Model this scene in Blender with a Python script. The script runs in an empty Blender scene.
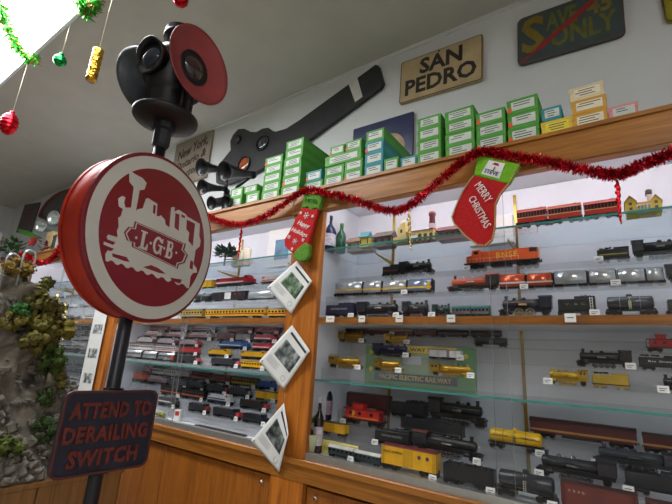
import bpy, math, random
from mathutils import Vector, Matrix
R = random.Random(7)
C = bpy.context.scene.collection
PI = math.pi
V = Vector
# ------------------------------------------------------------------ camera maths
EYE = V((0, 0, 1.35)); F = 409.0
XC = (.821, -.0963, -.5626); YC = (.567, .248, .785); ZC = (.0638, -.964, .2584)
def ray(px, py):
    r = (px-336.0, py-252.0, F)
    d = [sum(a*b for a, b in zip(r, ax)) for ax in (XC, YC, ZC)]
    return V(d)
def aty(px, py, Y):
    d = ray(px, py); return EYE + d*(Y/d.y)
def atp(px, py, p0, n):
    d = ray(px, py); return EYE + d*((p0-EYE).dot(n)/d.dot(n))
def xat(px, Y, z):
    t = (px-336.0)/F; Z = z-EYE.z
    return (t*(YC[2]*Y+ZC[2]*Z)-(YC[0]*Y+ZC[0]*Z))/(XC[0]-XC[2]*t)
def dep(X, Y, z):
    return XC[2]*X+YC[2]*Y+ZC[2]*(z-EYE.z)
# ------------------------------------------------------------------ materials
def lin(c):
    c = c/255.0
    return c/12.92 if c <= .04045 else ((c+.055)/1.055)**2.4
def L3(c): return (lin(c[0]), lin(c[1]), lin(c[2]), 1)
MC = {}
def M(name, rgb=(200,200,200), rough=.5, metal=0.0, var=.12, scale=14, emit=0, spec=.5, bump=0, coat=0):
    if name in MC: return MC[name]
    m = bpy.data.materials.new(name); m.use_nodes = True; MC[name] = m
    nt = m.node_tree; N = nt.nodes; b = N['Principled BSDF']
    tc = N.new('ShaderNodeTexCoord'); nz = N.new('ShaderNodeTexNoise')
    nz.inputs['Scale'].default_value = scale; nz.inputs['Detail'].default_value = 3
    nt.links.new(tc.outputs['Object'], nz.inputs['Vector'])
    cr = N.new('ShaderNodeValToRGB'); c = L3(rgb)
    cr.color_ramp.elements[0].position = .3; cr.color_ramp.elements[1].position = .7
    cr.color_ramp.elements[0].color = tuple(x*(1-var) for x in c[:3])+(1,)
    cr.color_ramp.elements[1].color = tuple(min(1, x*(1+var)) for x in c[:3])+(1,)
    nt.links.new(nz.outputs['Fac'], cr.inputs['Fac']); nt.links.new(cr.outputs['Color'], b.inputs['Base Color'])
    b.inputs['Roughness'].default_value = rough; b.inputs['Metallic'].default_value = metal
    b.inputs['Specular IOR Level'].default_value = spec
    if coat: b.inputs['Coat Weight'].default_value = coat
    if emit:
        b.inputs['Emission Color'].default_value = c; b.inputs['Emission Strength'].default_value = emit
    if bump:
        bp = N.new('ShaderNodeBump'); bp.inputs['Strength'].default_value = bump; bp.inputs['Distance'].default_value = .02
        nt.links.new(nz.outputs['Fac'], bp.inputs['Height']); nt.links.new(bp.outputs['Normal'], b.inputs['Normal'])
    return m
def wood(name, c0, c1, axis=0, rough=.35, sc=1.0):
    m = bpy.data.materials.new(name); m.use_nodes = True; MC[name] = m
    nt = m.node_tree; N = nt.nodes; b = N['Principled BSDF']
    tc = N.new('ShaderNodeTexCoord'); mp = N.new('ShaderNodeMapping')
    s = [22*sc, 22*sc, 22*sc]; s[axis] = 1.3*sc
    mp.inputs['Scale'].default_value = s
    nt.links.new(tc.outputs['Object'], mp.inputs['Vector'])
    nz = N.new('ShaderNodeTexNoise'); nz.inputs['Scale'].default_value = 1.6; nz.inputs['Detail'].default_value = 6
    nz.inputs['Distortion'].default_value = 1.2
    nt.links.new(mp.outputs['Vector'], nz.inputs['Vector'])
    n2 = N.new('ShaderNodeTexNoise'); n2.inputs['Scale'].default_value = 9; n2.inputs['Detail'].default_value = 4
    nt.links.new(mp.outputs['Vector'], n2.inputs['Vector'])
    mx = N.new('ShaderNodeMath'); mx.operation = 'MULTIPLY_ADD'; mx.inputs[1].default_value = .35
    nt.links.new(n2.outputs['Fac'], mx.inputs[0]); nt.links.new(nz.outputs['Fac'], mx.inputs[2])
    cr = N.new('ShaderNodeValToRGB')
    cr.color_ramp.elements[0].position = .42; cr.color_ramp.elements[1].position = .82
    cr.color_ramp.elements[0].color = L3(c0); cr.color_ramp.elements[1].color = L3(c1)
    nt.links.new(mx.outputs[0], cr.inputs['Fac']); nt.links.new(cr.outputs['Color'], b.inputs['Base Color'])
    b.inputs['Roughness'].default_value = rough
    return m
def clear(name, tint=(255,255,255), trans=.9, rough=.02, white=0.0):
    """thin sheet of glass or acrylic: mostly straight-through, fresnel gloss, a little milkiness"""
    m = bpy.data.materials.new(name); m.use_nodes = True; MC[name] = m
    nt = m.node_tree; N = nt.nodes; N.remove(N['Principled BSDF']); out = N['Material Output']
    t = N.new('ShaderNodeBsdfTransparent'); t.inputs['Color'].default_value = tuple(x*trans for x in L3(tint)[:3])+(1,)
    g = N.new('ShaderNodeBsdfGlossy'); g.inputs['Roughness'].default_value = rough
    lw = N.new('ShaderNodeFresnel'); lw.inputs['IOR'].default_value = 1.45
    geo = N.new('ShaderNodeNewGeometry')
    # same fresnel from both sides of the sheet
    ml = N.new('ShaderNodeMath'); ml.operation = 'SUBTRACT'; ml.inputs[0].default_value = 1
    nt.links.new(geo.outputs['Backfacing'], ml.inputs[1])
    mm = N.new('ShaderNodeMath'); mm.operation = 'MULTIPLY'
    nt.links.new(ml.outputs[0], mm.inputs[0]); nt.links.new(lw.outputs[0], mm.inputs[1])
    mix = N.new('ShaderNodeMixShader'); nt.links.new(mm.outputs[0], mix.inputs[0])
    last = t
    if white:
        d = N.new('ShaderNodeBsdfDiffuse'); d.inputs['Color'].default_value = (.85, .88, .87, 1)
        nz = N.new('ShaderNodeTexNoise'); nz.inputs['Scale'].default_value = 6
        mw = N.new('ShaderNodeMath'); mw.operation = 'MULTIPLY'; mw.inputs[1].default_value = white*2
        nt.links.new(nz.outputs['Fac'], mw.inputs[0])
        m2 = N.new('ShaderNodeMixShader'); nt.links.new(mw.outputs[0], m2.inputs[0])
        nt.links.new(t.outputs[0], m2.inputs[1]); nt.links.new(d.outputs[0], m2.inputs[2]); last = m2
    nt.links.new(last.outputs[0], mix.inputs[1]); nt.links.new(g.outputs[0], mix.inputs[2])
    nt.links.new(mix.outputs[0], out.inputs['Surface'])
    return m
# ------------------------------------------------------------------ mesh builder
KEEP = {'lettering', 'print', 'text_lines', 'foil', 'foliage', 'leaves', 'handrail', 'raised_lettering', 'shelf_lip', 'edge'}
class MB:
    def __init__(s): s.v = []; s.f = []; s.sm = []
    def add(s, vs, fs, smooth=False, T=None):
        b = len(s.v)
        s.v += [tuple(T @ V(p)) if T else tuple(p) for p in vs]
        s.f += [tuple(b+i for i in f) for f in fs]; s.sm += [smooth]*len(fs)
        return s
    def box(s, x0, x1, y0, y1, z0, z1, T=None, c=0):
        if c <= 0:
            vs = [(x, y, z) for x in (x0, x1) for y in (y0, y1) for z in (z0, z1)]
            return s.add(vs, [(0,1,3,2),(4,6,7,5),(0,4,5,1),(2,3,7,6),(0,2,6,4),(1,5,7,3)], False, T)
        c = min(c, abs(x1-x0)*.45, abs(y1-y0)*.45, abs(z1-z0)*.45)
        vs = []; idx = {}
        for ix, (x, dx) in enumerate(((x0, c), (x1, -c))):
            for iy, (y, dy) in enumerate(((y0, c), (y1, -c))):
                for iz, (z, dz) in enumerate(((z0, c), (z1, -c))):
                    idx[ix,iy,iz] = len(vs); vs += [(x, y+dy, z+dz), (x+dx, y, z+dz), (x+dx, y+dy, z)]
        fs = []
        for i in (0, 1):
            q = [idx[i,0,0], idx[i,1,0], idx[i,1,1], idx[i,0,1]]; fs.append(tuple(q if i else q[::-1]))
            q = [idx[0,i,0]+1, idx[1,i,0]+1, idx[1,i,1]+1, idx[0,i,1]+1]; fs.append(tuple(q[::-1] if i else q))
            q = [idx[0,0,i]+2, idx[1,0,i]+2, idx[1,1,i]+2, idx[0,1,i]+2]; fs.append(tuple(q if i else q[::-1]))
        for a in (0, 1):
            for b in (0, 1):
                p, q = idx[0,a,b], idx[1,a,b]; fs.append((p+1, q+1, q+2, p+2))
                p, q = idx[a,0,b], idx[a,1,b]; fs.append((p, q, q+2, p+2))
                p, q = idx[a,b,0], idx[a,b,1]; fs.append((p, q, q+1, p+1))
        for k in idx.values(): fs.append((k, k+1, k+2))
        return s.add(vs, fs, False, T)
    def lathe(s, prof, o=(0,0,0), ax=(0,0,1), n=16, smooth=True, capb=True, capt=True):
        ax = V(ax).normalized(); q = ax.to_track_quat('Z', 'Y'); o = V(o)
        vs = []; fs = []
        for r, h in prof:
            for i in range(n):
                a = 2*PI*i/n; vs.append(o + q @ V((r*math.cos(a), r*math.sin(a), h)))
        for k in range(len(prof)-1):
            for i in range(n):
                j = (i+1) % n; fs.append((k*n+i, k*n+j, (k+1)*n+j, (k+1)*n+i))
        b = len(s.v); s.add(vs, fs, smooth)
        if capb and prof[0][0] > 1e-6: s.f.append(tuple(b+i for i in range(n))[::-1]); s.sm.append(False)
        if capt and prof[-1][0] > 1e-6: s.f.append(tuple(b+(len(prof)-1)*n+i for i in range(n))); s.sm.append(False)
        return s
    def cyl(s, p0, p1, r, r1=None, n=12, smooth=True):
        p0 = V(p0); p1 = V(p1)
        return s.lathe([(r, 0), (r if r1 is None else r1, (p1-p0).length)], p0, p1-p0, n, smooth)
    def tube(s, pts, r, n=6):
        pts = [V(p) for p in pts]; rings = []
        vs = []
        for i, p in enumerate(pts):
            d = (pts[min(i+1, len(pts)-1)]-pts[max(i-1, 0)]).normalized()
            u = d.cross(V((0,0,1)));  u = u if u.length > 1e-3 else d.cross(V((1,0,0))); u.normalize(); w = d.cross(u)
            rr = r[i] if isinstance(r, (list, tuple)) else r
            for k in range(n):
                a = 2*PI*k/n; vs.append(p+(u*math.cos(a)+w*math.sin(a))*rr)
        fs = [(i*n+k, i*n+(k+1) % n, (i+1)*n+(k+1) % n, (i+1)*n+k) for i in range(len(pts)-1) for k in range(n)]
        fs += [tuple(range(n))[::-1], tuple((len(pts)-1)*n+k for k in range(n))]
        return s.add(vs, fs, True)
    def prism(s, poly, h0, h1, T=None):
        """poly in local (x,y) extruded along local z from h0 to h1"""
        n = len(poly)
        vs = [(p[0], p[1], h0) for p in poly]+[(p[0], p[1], h1) for p in poly]
        fs = [tuple(range(n))[::-1], tuple(range(n, 2*n))]+[(i, (i+1) % n, n+(i+1) % n, n+i) for i in range(n)]
        return s.add(vs, fs, False, T)
    def slab(s, pts, d):
        """a planar outline of world points, thickened by the vector d"""
        n = len(pts); d = V(d)
        vs = [V(p) for p in pts]+[V(p)+d for p in pts]
        fs = [tuple(range(n)), tuple(range(n, 2*n))[::-1]]+[(i, n+i, n+(i+1) % n, (i+1) % n) for i in range(n)]
        return s.add(vs, fs)
    def ball(s, o, r, n=12, m=8, sq=(1,1,1)):
        o = V(o); vs = [o+V((0,0,-r*sq[2]))]; fs = []
        for k in range(1, m):
            t = -PI/2+PI*k/m
            for i in range(n):
                a = 2*PI*i/n; vs.append(o+V((r*math.cos(t)*math.cos(a)*sq[0], r*math.cos(t)*math.sin(a)*sq[1], r*math.sin(t)*sq[2])))
        vs.append(o+V((0,0,r*sq[2])))
        for i in range(n):
            j = (i+1) % n; fs.append((0, 1+j, 1+i)); e = len(vs)-1; q = 1+(m-2)*n; fs.append((e, q+i, q+j))
            for k in range(m-2): fs.append((1+k*n+i, 1+k*n+j, 1+(k+1)*n+j, 1+(k+1)*n+i))
        return s.add(vs, fs, True)
    def text(s, t, T, size, depth=.001, bold=0, shear=0, align='CENTER', spacing=1.0, width=None):
        cu = bpy.data.curves.new('t', 'FONT'); cu.body = t; cu.size = size; cu.extrude = depth/2; cu.offset = bold
        cu.shear = shear; cu.align_x = align; cu.align_y = 'CENTER'; cu.space_character = spacing; cu.resolution_u = 2
        o = bpy.data.objects.new('t', cu); C.objects.link(o)
        dg = bpy.context.evaluated_depsgraph_get(); dg.update(); ev = o.evaluated_get(dg); me = ev.to_mesh()
        vs = [V(v.co) for v in me.vertices]; fs = [tuple(p.vertices) for p in me.polygons]
        ev.to_mesh_clear(); bpy.data.objects.remove(o); bpy.data.curves.remove(cu)
        if width and vs:
            w = max(v.x for v in vs)-min(v.x for v in vs); k = width/w
            for v in vs: v.x *= k
        return s.add(vs, fs, False, T)
    def pieces(s):
        """far-apart pieces of what was collected, each as an MB of its own"""
        n = len(s.v); pa = list(range(n))
        def fd(i):
            while pa[i] != i: pa[i] = pa[pa[i]]; i = pa[i]
            return i
        for f in s.f:
            a = fd(f[0])
            for i in f[1:]: pa[fd(i)] = a
        bx = {}
        for i in range(n):
            r = fd(i); p = s.v[i]; b = bx.get(r)
            if b is None: bx[r] = [list(p), list(p)]
            else:
                for k in range(3):
                    if p[k] < b[0][k]: b[0][k] = p[k]
                    if p[k] > b[1][k]: b[1][k] = p[k]
        ks = list(bx)
        if len(ks) < 2 or len(ks) > 250: return [s]
        sz = {k: max(bx[k][1][j]-bx[k][0][j] for j in range(3)) for k in ks}
        gp = {k: k for k in ks}
        def fg(k):
            while gp[k] != k: k = gp[k]
            return k
        for i, a in enumerate(ks):
            A = bx[a]
            for b in ks[:i]:
                B = bx[b]; d = math.sqrt(sum(max(0, A[0][j]-B[1][j], B[0][j]-A[1][j])**2 for j in range(3)))
                if d <= max(.02, .5*max(sz[a], sz[b])): gp[fg(a)] = fg(b)
        gs = sorted({fg(k) for k in ks})
        if len(gs) < 2: return [s]
        out = []
        for g in gs:
            m = MB(); mp = {}
            for f, sm in zip(s.f, s.sm):
                if fg(fd(f[0])) != g: continue
                for i in f:
                    if i not in mp: mp[i] = len(m.v); m.v.append(s.v[i])
                m.f.append(tuple(mp[i] for i in f)); m.sm.append(sm)
            out.append(m)
        return out
    def build(s, name, mat, parent=None, loc=None, bevel=0, keep=False):
        if parent is not None and not keep and name not in KEEP:
            ps = s.pieces()
            if len(ps) > 1: return [p.build(name, mat, parent, loc, bevel, True) for p in ps][0]
        me = bpy.data.meshes.new(name)
        off = V(loc) if loc else V((0,0,0))
        me.from_pydata([tuple(V(p)-off) for p in s.v], [], s.f)
        me.polygons.foreach_set('use_smooth', s.sm); me.validate(); me.update()
        import bmesh
        b = bmesh.new(); b.from_mesh(me); bmesh.ops.recalc_face_normals(b, faces=b.faces); b.to_mesh(me); b.free()
        me.materials.append(mat)
        o = bpy.data.objects.new(name, me); C.objects.link(o); o.location = off
        if parent: o.parent = parent
        if bevel:
            md = o.modifiers.new('edge', 'BEVEL'); md.width = bevel; md.segments = 2; md.limit_method = 'ANGLE'
        return o
SEEN = {}
def tag(o, label=None, cat=None, group=None, kind=None):
    if label:
        n = len(label.split())
        if not 4 <= n <= 16: print('LABELLEN', n, label)
        if label in SEEN and not (group and SEEN[label] == group): print('DUPLABEL', label)
        SEEN[label] = group
        o['label'] = label
    if cat: o['category'] = cat
    if group: o['group'] = group
    if kind: o['kind'] = kind
    return o
def thing(name, loc, label, cat, group=None, rz=0):
    o = bpy.data.objects.new(name, None); C.objects.link(o); o.location = loc; o.rotation_euler = (0, 0, rz)
    o.empty_display_size = .02
    return tag(o, label, cat, group)
def frame(o, x, y):
    """matrix with origin o, local x, local y (orthonormalised), local z = x cross y"""
    x = V(x).normalized(); z = x.cross(V(y)).normalized(); y = z.cross(x)
    m = Matrix.Identity(4)
    for i in range(3): m[i][0], m[i][1], m[i][2], m[i][3] = x[i], y[i], z[i], o[i]
    return m
FRONT = lambda o: frame(o, (1,0,0), (0,0,1))      # faces -Y, towards the shop

# ------------------------------------------------------------------ palette
OAK = wood('oak_fascia', (132,80,30), (182,124,56), 0)
OAKV = wood('oak_post', (140,74,16), (190,114,40), 2)
OAKD = wood('oak_lower', (120,66,14), (160,94,28), 2, .45)
OAKR = wood('oak_rail', (122,72,22), (166,106,42), 0)
PANELW = wood('wood_panelling', (96,66,30), (132,92,46), 2, .5)
WALLM = M('painted_wall', (214,216,216), .85, 0, .03, 3)
CEILM = M('painted_ceiling', (192,189,180), .9, 0, .04, 5)
WHITEM = M('cabinet_white', (224,226,232), .6, 0, .03, 6)
GLASS = clear('window_glass', (255,255,255), .985)
SHELFG = clear('shelf_glass', (238,247,250), .96, .05, .05)
EDGEG = M('glass_edge', (70,150,140), .1, 0, .1, 30)
ACRYL = clear('clear_acrylic', (255,255,255), .98, .06, .05)
MILKY = clear('milky_acrylic', (252,252,254), .96, .15, .2)
BRASS = M('brass', (176,146,74), .3, 1, .15, 40)
CARDM = M('card_white', (238,238,234), .6, 0, .03)
BLACKM = M('black_metal', (24,24,26), .38, .3, .3, 30)
INK = M('ink', (40,40,44), .7, 0, .1)
# ================================================================== the room
D = 1.6; WY = 2.02; CZ = 3.34
def struct(name, mb, mat, **k):
    o = mb.build(name, mat); o['kind'] = 'structure'; return o
CARPET = M('floor_tile', (186,180,168), .6, 0, .08, 5)
struct('floor', MB().box(-7.8, 2.9, -4.1, 2.1, -.1, 0), CARPET)
struct('ceiling', MB().box(-7.8, 2.9, -4.1, 2.12, CZ, CZ+.1), CEILM)
struct('wall_back', MB().box(-7.8, 2.9, WY, WY+.1, 0, CZ), WALLM)
struct('wall_left', MB().box(-7.8, -7.7, -4.1, WY, 0, CZ), WALLM)
struct('wall_right', MB().box(2.8, 2.9, -4.1, WY, 0, CZ), WALLM)
struct('wall_front', MB().box(-7.7, 2.8, -4.1, -4.0, 0, CZ), M('shop_wall', (150,140,128), .8, 0, .05, 3))
struct('trim_1', MB().box(-7.7, 2.8, WY-.012, WY, CZ-.022, CZ), M('coving_paint', (214,216,214), .7, 0, .04, 20))
struct('baseboard_back', MB().box(-7.7, 2.8, WY-.015, WY, 0, .09), OAKR)

# ceiling light above the shop floor, just off to the left
def ceiling_light(x0, x1, y0, y1, label, em):
    t = thing('ceiling_light', ((x0+x1)/2, (y0+y1)/2, CZ), label, 'ceiling light')
    c = V(t.location); z1 = CZ; z0 = CZ-.07
    f = MB()
    for (a, b, cc, d) in ((x0, x1, y0, y0+.02), (x0, x1, y1-.02, y1), (x0, x0+.02, y0+.02, y1-.02), (x1-.02, x1, y0+.02, y1-.02)):
        f.box(a-c.x, b-c.x, cc-c.y, d-c.y, z0-c.z, z1-c.z)
    f.box(x0+.02-c.x, x1-.02-c.x, y0+.02-c.y, y1-.02-c.y, z1-.01-c.z, z1-c.z)
    f.build('frame', M('lamp_frame', (225,235,236), .5), t)
    MB().box(x0+.02-c.x, x1-.02-c.x, y0+.02-c.y, y1-.02-c.y, z0+.005-c.z, z0+.012-c.z).build('diffuser', M('diffuser_'+label[:6], (250,252,255), .5, emit=em), t)
    return t
ceiling_light(-4.4, -1.55, .12, .71, 'long bright fluorescent ceiling light with green tinsel wound along it', 27.0)
ceiling_light(.8, 2.6, -3.2, -2.6, 'white fluorescent ceiling light further back over the shop floor', 22.0)  # added out of view to lift the room's overall light
ceiling_light(.6, 2.3, -1.6, -1.0, 'short fluorescent ceiling light by the right wall', 16.0)  # another added fill light, kept out of frame and out of the glass reflections

# ================================================================== display cabinets
ZB, ZT, ZTOP, ZF = .937, 2.11, 2.24, 1.555       # glass bottom, glass top, cabinet top, middle shelf top
S1, S3 = 1.92, 1.262                              # the glass shelves
GR = 'oak display cabinets along the back wall'
def cabinet(x0, x1, xp, label, tube=21, low=3, ndoor=2):
    """x0..x1 glazed opening, xp..x1b the post to its left belongs to this cabinet"""
    t = thing('display_cabinet', ((x0+x1)/2, D+.2, 0), label, 'display cabinet', GR); o = V(t.location)
    def B(*a, **k): return MB().box(a[0]-o.x+.0004, a[1]-o.x-.0004, a[2]-o.y, a[3]-o.y, a[4], a[5], **k)
    B(xp, x0, D-.005, D+.03, .0, ZTOP-.13, c=.004).build('post', OAKV, t)
    f = B(xp, x1, D-.02, D+.03, ZTOP-.13, ZTOP, c=.004); f.box(xp-o.x, x1-o.x, D-.03-o.y, D+.03-o.y, ZTOP-.012, ZTOP+.004)
    f.build('fascia', OAK, t)
    B(xp, x1, D+.032, WY-.001, ZTOP-.02, ZTOP).build('top_panel', WHITEM, t)
    B(x0-.06, x0-.04, D+.032, WY-.02, ZB, ZTOP-.022).build('side_panel', WHITEM, t)
    B(x1+.02, x1+.04, D+.032, WY-.02, ZB, ZTOP-.022).build('side_panel', WHITEM, t)
    B(x0-.06, x1+.04, WY-.02, WY-.002, 0, ZTOP-.022).build('back_panel', WHITEM, t)
    B(x0-.04, x1+.02, D+.0315, WY-.02, ZB-.03, ZB).build('cabinet_floor', WHITEM, t)
    # glazing track and front ledge, bottom rail
    B(x0, x1, D-.002, D+.03, ZB-.02, ZB+.008).build('glazing_track', M('aluminium', (190,192,190), .35, .8, .06, 30), t)
    r = B(xp, x1, D-.02, D+.03, ZB-.05, ZB-.02, c=.004); r.box(xp-o.x, x1-o.x, D-.008-o.y, D+.03-o.y, ZB-.115, ZB-.05)
    r.build('bottom_rail', OAKR, t)
    # middle wooden shelf
    sh = B(x0-.04, x1+.02, D+.0315, WY-.02, ZF-.02, ZF)
    sh.build('shelf', WHITEM, t); B(x0, x1, D+.021, D+.031, ZF-.031, ZF+.001).build('shelf_lip', OAKR, t)
    for z in (S1, S3):
        g = B(x0-.035, x1+.015, D+.06, WY-.022, z-.008, z).build('glass_shelf', SHELFG, t)
        B(x0-.035, x1+.015, D+.0585, D+.0605, z-.008, z).build('edge', EDGEG, g)
    # sliding panes with their overlap in the middle
    xm = (x0+x1)/2
    B(x0, xm+.03, D+.004, D+.008, ZB+.008, ZT).build('glass_pane', GLASS, t)
    B(xm-.03, x1, D+.016, D+.020, ZB+.008, ZT).build('glass_pane', GLASS, t)
    for (xe, ye) in ((xm+.03, D+.004), (xm-.032, D+.016)):
        B(xe, xe+.0012, ye-.0004, ye+.0044, ZB+.008, ZT).build('pane_edge', M('clear_edge', (150,156,154), .15, 0, .05), t)
    # brass shelf standards
    for k in range(3 if x1-x0 > 1.5 else 2):
        x = x0+(x1-x0)*(.12+.38*k)
        B(x-.007, x+.007, WY-.028, WY-.02, ZB+.01, ZTOP-.05).build('shelf_standard', BRASS, t)
        for z in (S1, S3):
            bk = MB(); bk.prism([(WY-.03-o.y, z-.01), (WY-.22-o.y, z-.01), (WY-.22-o.y, z-.014), (WY-.03-o.y, z-.035)], -.002, .002,
                     Matrix(((0,0,1,x-o.x),(1,0,0,0),(0,1,0,0),(0,0,0,1))))
            bk.build('shelf_bracket', BRASS, t)
    # lights: tube under the top
    for (z, y, r, e, nm) in ((ZTOP-.05, D+.06, .013, tube, 'light_tube'),):
        MB().cyl((x0+.05-o.x, y-o.y, z), (x1-.05-o.x, y-o.y, z), r, n=10).build(nm, M('tube%g' % e, (238,243,255), .5, emit=e), t)
    # added light strip, hidden behind the middle shelf lip to brighten the lower shelves
    B(x0+.02, x1-.02, D+.034, D+.052, ZF-.025, ZF-.0205).build('added_light_strip', M('strip%g' % low, (244,247,255), .5, emit=low), t)
    # lower doors
    w = (x1-xp-.02)/ndoor
    B(xp, x1, D+.03, D+.05, 0, ZB-.115).build('lower_carcass', M('carcass_dark', (70,42,18), .7), t)
    for k in range(ndoor):
        a = x0+.01+(x1-x0-.02)/ndoor*k; b = a+(x1-x0-.02)/ndoor-.006
        d = B(a, b, D+.014, D+.03, .08, ZB-.13, c=.003).build('door', OAKD, t)
        kx = a+.05 if k == 0 else b-.05
        lk = MB().lathe([(.011, 0), (.011, .004), (.006, .006), (.006, .009)], (kx-o.x, D+.014-o.y, ZB-.165), (0,-1,0), 14)
        lk.build('lock', M('chrome', (200,198,190), .25, 1, .05), d)
    B(xp, x1, D+.03, D+.06, 0, .08).build('plinth', M('carcass_dark'), t)
    return t
EDG = [(-1.24, .475, -1.44, 'oak display cabinet with black steam engines and red stocking in front'),
       (-3.155, -1.44, -3.42, 'oak display cabinet full of small model trains behind the round red sign'),
       (-5.14, -3.42, -5.35, 'oak display cabinet seen between the rock mountain and the round sign'),
       (-7.6, -5.35, -7.69, 'farthest oak display cabinet at the far left corner')]
cabinet(*EDG[0][:3], EDG[0][3]); cabinet(*EDG[1][:3], EDG[1][3], low=12); cabinet(*EDG[2][:3], EDG[2][3], low=8); cabinet(*EDG[3][:3], EDG[3][3], ndoor=3)
cabinet(.62, 2.3, .4755, 'oak display cabinet at the right end of the row')

# stepped acrylic display risers
RIS = {}
def riser(key, x0, x1, base, steps, mat, label):
    """steps: list of (Y centre, z top) from front to back, standing on the shelf at height base"""
    base += .0006; steps = [(a, b+.0004) for a, b in steps]
    t = thing('display_riser', ((x0+x1)/2, steps[0][0], base), label, 'display riser', 'stepped acrylic display risers'); o = V(t.location)
    hw = (steps[1][0]-steps[0][0])/2 if len(steps) > 1 else .05
    for i, (Y, z) in enumerate(steps):
        zb = base if i == 0 else steps[i-1][1]
        ye = steps[i+1][0]-hw if i+1 < len(steps) else min(Y+hw, WY-.034)
        tr = MB().box(x0-o.x, x1-o.x, Y-hw-o.y, ye-o.y, z-.003-o.z, z-o.z).build('tread', mat, t)
        MB().box(x0-o.x, x1-o.x, Y-hw-o.y, Y-hw+.003-o.y, zb-o.z, z-.003-o.z).build('front_sheet', mat, t)
    # end cheeks follow the steps
    prof = [(steps[0][0]-hw, base)]
    for i, (Y, z) in enumerate(steps):
        prof += [(Y-hw, z-.003)]; prof += [((steps[i+1][0]-hw) if i+1 < len(steps) else min(Y+hw, WY-.034), z-.003)]
    prof.append((prof[-1][0], base))
    for x in (x0, x1-.003):
        MB().prism([(p[0]-o.y, p[1]-o.z) for p in prof], 0, .003, Matrix(((0,0,1,x-o.x),(1,0,0,0),(0,1,0,0),(0,0,0,1)))).build('end_cheek', mat, t)
    return t
TIER = {
 'R1s': (1.665, ZF), 'R1a': (1.75, 1.672), 'R1b': (1.86, 1.79),
 'R2f': (1.67, S3), 'R2a': (1.73, 1.32), 'R2b': (1.79, 1.388), 'R2c': (1.86, 1.452), 'R2d': (1.935, 1.495),
 'R3f': (1.665, ZB), 'R3a': (1.74, 1.01), 'R3b': (1.815, 1.062), 'R3c': (1.90, 1.115),
 'L1s': (1.665, ZF), 'L1a': (1.75, 1.672), 'L1b': (1.86, 1.79),
 'L2a': (1.695, 1.277), 'L2b': (1.755, 1.328), 'L2c': (1.815, 1.38), 'L2d': (1.872, 1.432), 'L2e': (1.935, 1.487),
 'L3f': (1.665, ZB), 'L3a': (1.73, .995), 'L3b': (1.80, 1.052), 'L3c': (1.865, 1.10), 'L3d': (1.935, 1.153),
 'top': (1.70, S1),
}
# ================================================================== model trains
STEEL = M('dark_steel', (52,52,54), .45, .6, .2, 40)
RAILW = M('wheel_steel', (120,116,108), .35, .9, .1, 40)
DEPTH = {'R1s': .06, 'R1a': .1, 'R1b': .1, 'R2': .055, 'R3': .068, 'L1s': .06, 'L1a': .1, 'L1b': .1, 'L2': .054, 'L3': .062, 'to': .08}
def paint(c, rough=.35, metal=0.0):
    return M('paint_%d_%d_%d_%d' % (c[0], c[1], c[2], int(metal*9)), c, rough, metal, .12, 25)
def truck(parent, x, H, W, fine, axles=2, mat=None, pitch=None):
    r = H*.13; p = pitch or H*.42; mat = mat or BLACKM
    hw = W*.36
    m = MB(); span = p*(axles-1)
    m.box(x-span/2-r*.9, x+span/2+r*.9, -hw-W*.06, -hw, r*.8, r*1.7); m.box(x-span/2-r*.9, x+span/2+r*.9, hw, hw+W*.06, r*.8, r*1.7)
    m.box(x-r, x+r, -hw, hw, r*1.2, r*2.1)
    for k in range(axles):
        ax = x-span/2+p*k; m.box(ax-r*.5, ax+r*.5, -hw-W*.09, -hw-W*.05, r*.5, r*1.5)
    ws = []
    for k in range(axles):
        ax = x-span/2+p*k; w = m if not fine else MB()
        for s in (-1, 1): w.cyl((ax, s*hw*.98, r), (ax, s*hw*.7, r), r, n=12)
        w.cyl((ax, -hw*.7, r), (ax, hw*.7, r), r*.25, n=6); ws.append(w)
    t = m.build('truck', mat, parent)
    if fine:
        for w in ws: w.build('wheelset', RAILW, t)
    return t
def couplers(parent, L, H, fine=True):
    if not fine: return
    m = MB()
    for s in (-1, 1):
        m.box(min(s*L*.49, s*L*.5), max(s*L*.49, s*L*.5), -H*.04, H*.04, H*.24, H*.33)
    return m.build('coupler', STEEL, parent)
def letters(parent, t, x, z, h, W, c, width=None):
    MB().text(t, FRONT(V((x, -W/2-.0006, z))), h, .0008, h*.012, width=width, spacing=1.15).build('lettering', paint(c), parent)
def windows(parent, xs, z0, z1, w, W, c=(30,34,40), name='window_band'):
    m = MB()
    for x in xs:
        m.box(x-w/2, x+w/2, -W/2-.0006, -W/2+.001, z0, z1); m.box(x-w/2, x+w/2, W/2-.001, W/2+.0006, z0, z1)
    return m.build(name, M('train_window_%d' % c[0], c, .1, 0, .1), parent)
def stripe(parent, L, W, z0, z1, c, x0=None, x1=None, name='stripe'):
    x0 = -L*.485 if x0 is None else x0; x1 = L*.485 if x1 is None else x1
    return MB().box(x0, x1, -W/2-.0005, W/2+.0005, z0, z1).build(name, paint(c), parent)
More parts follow.
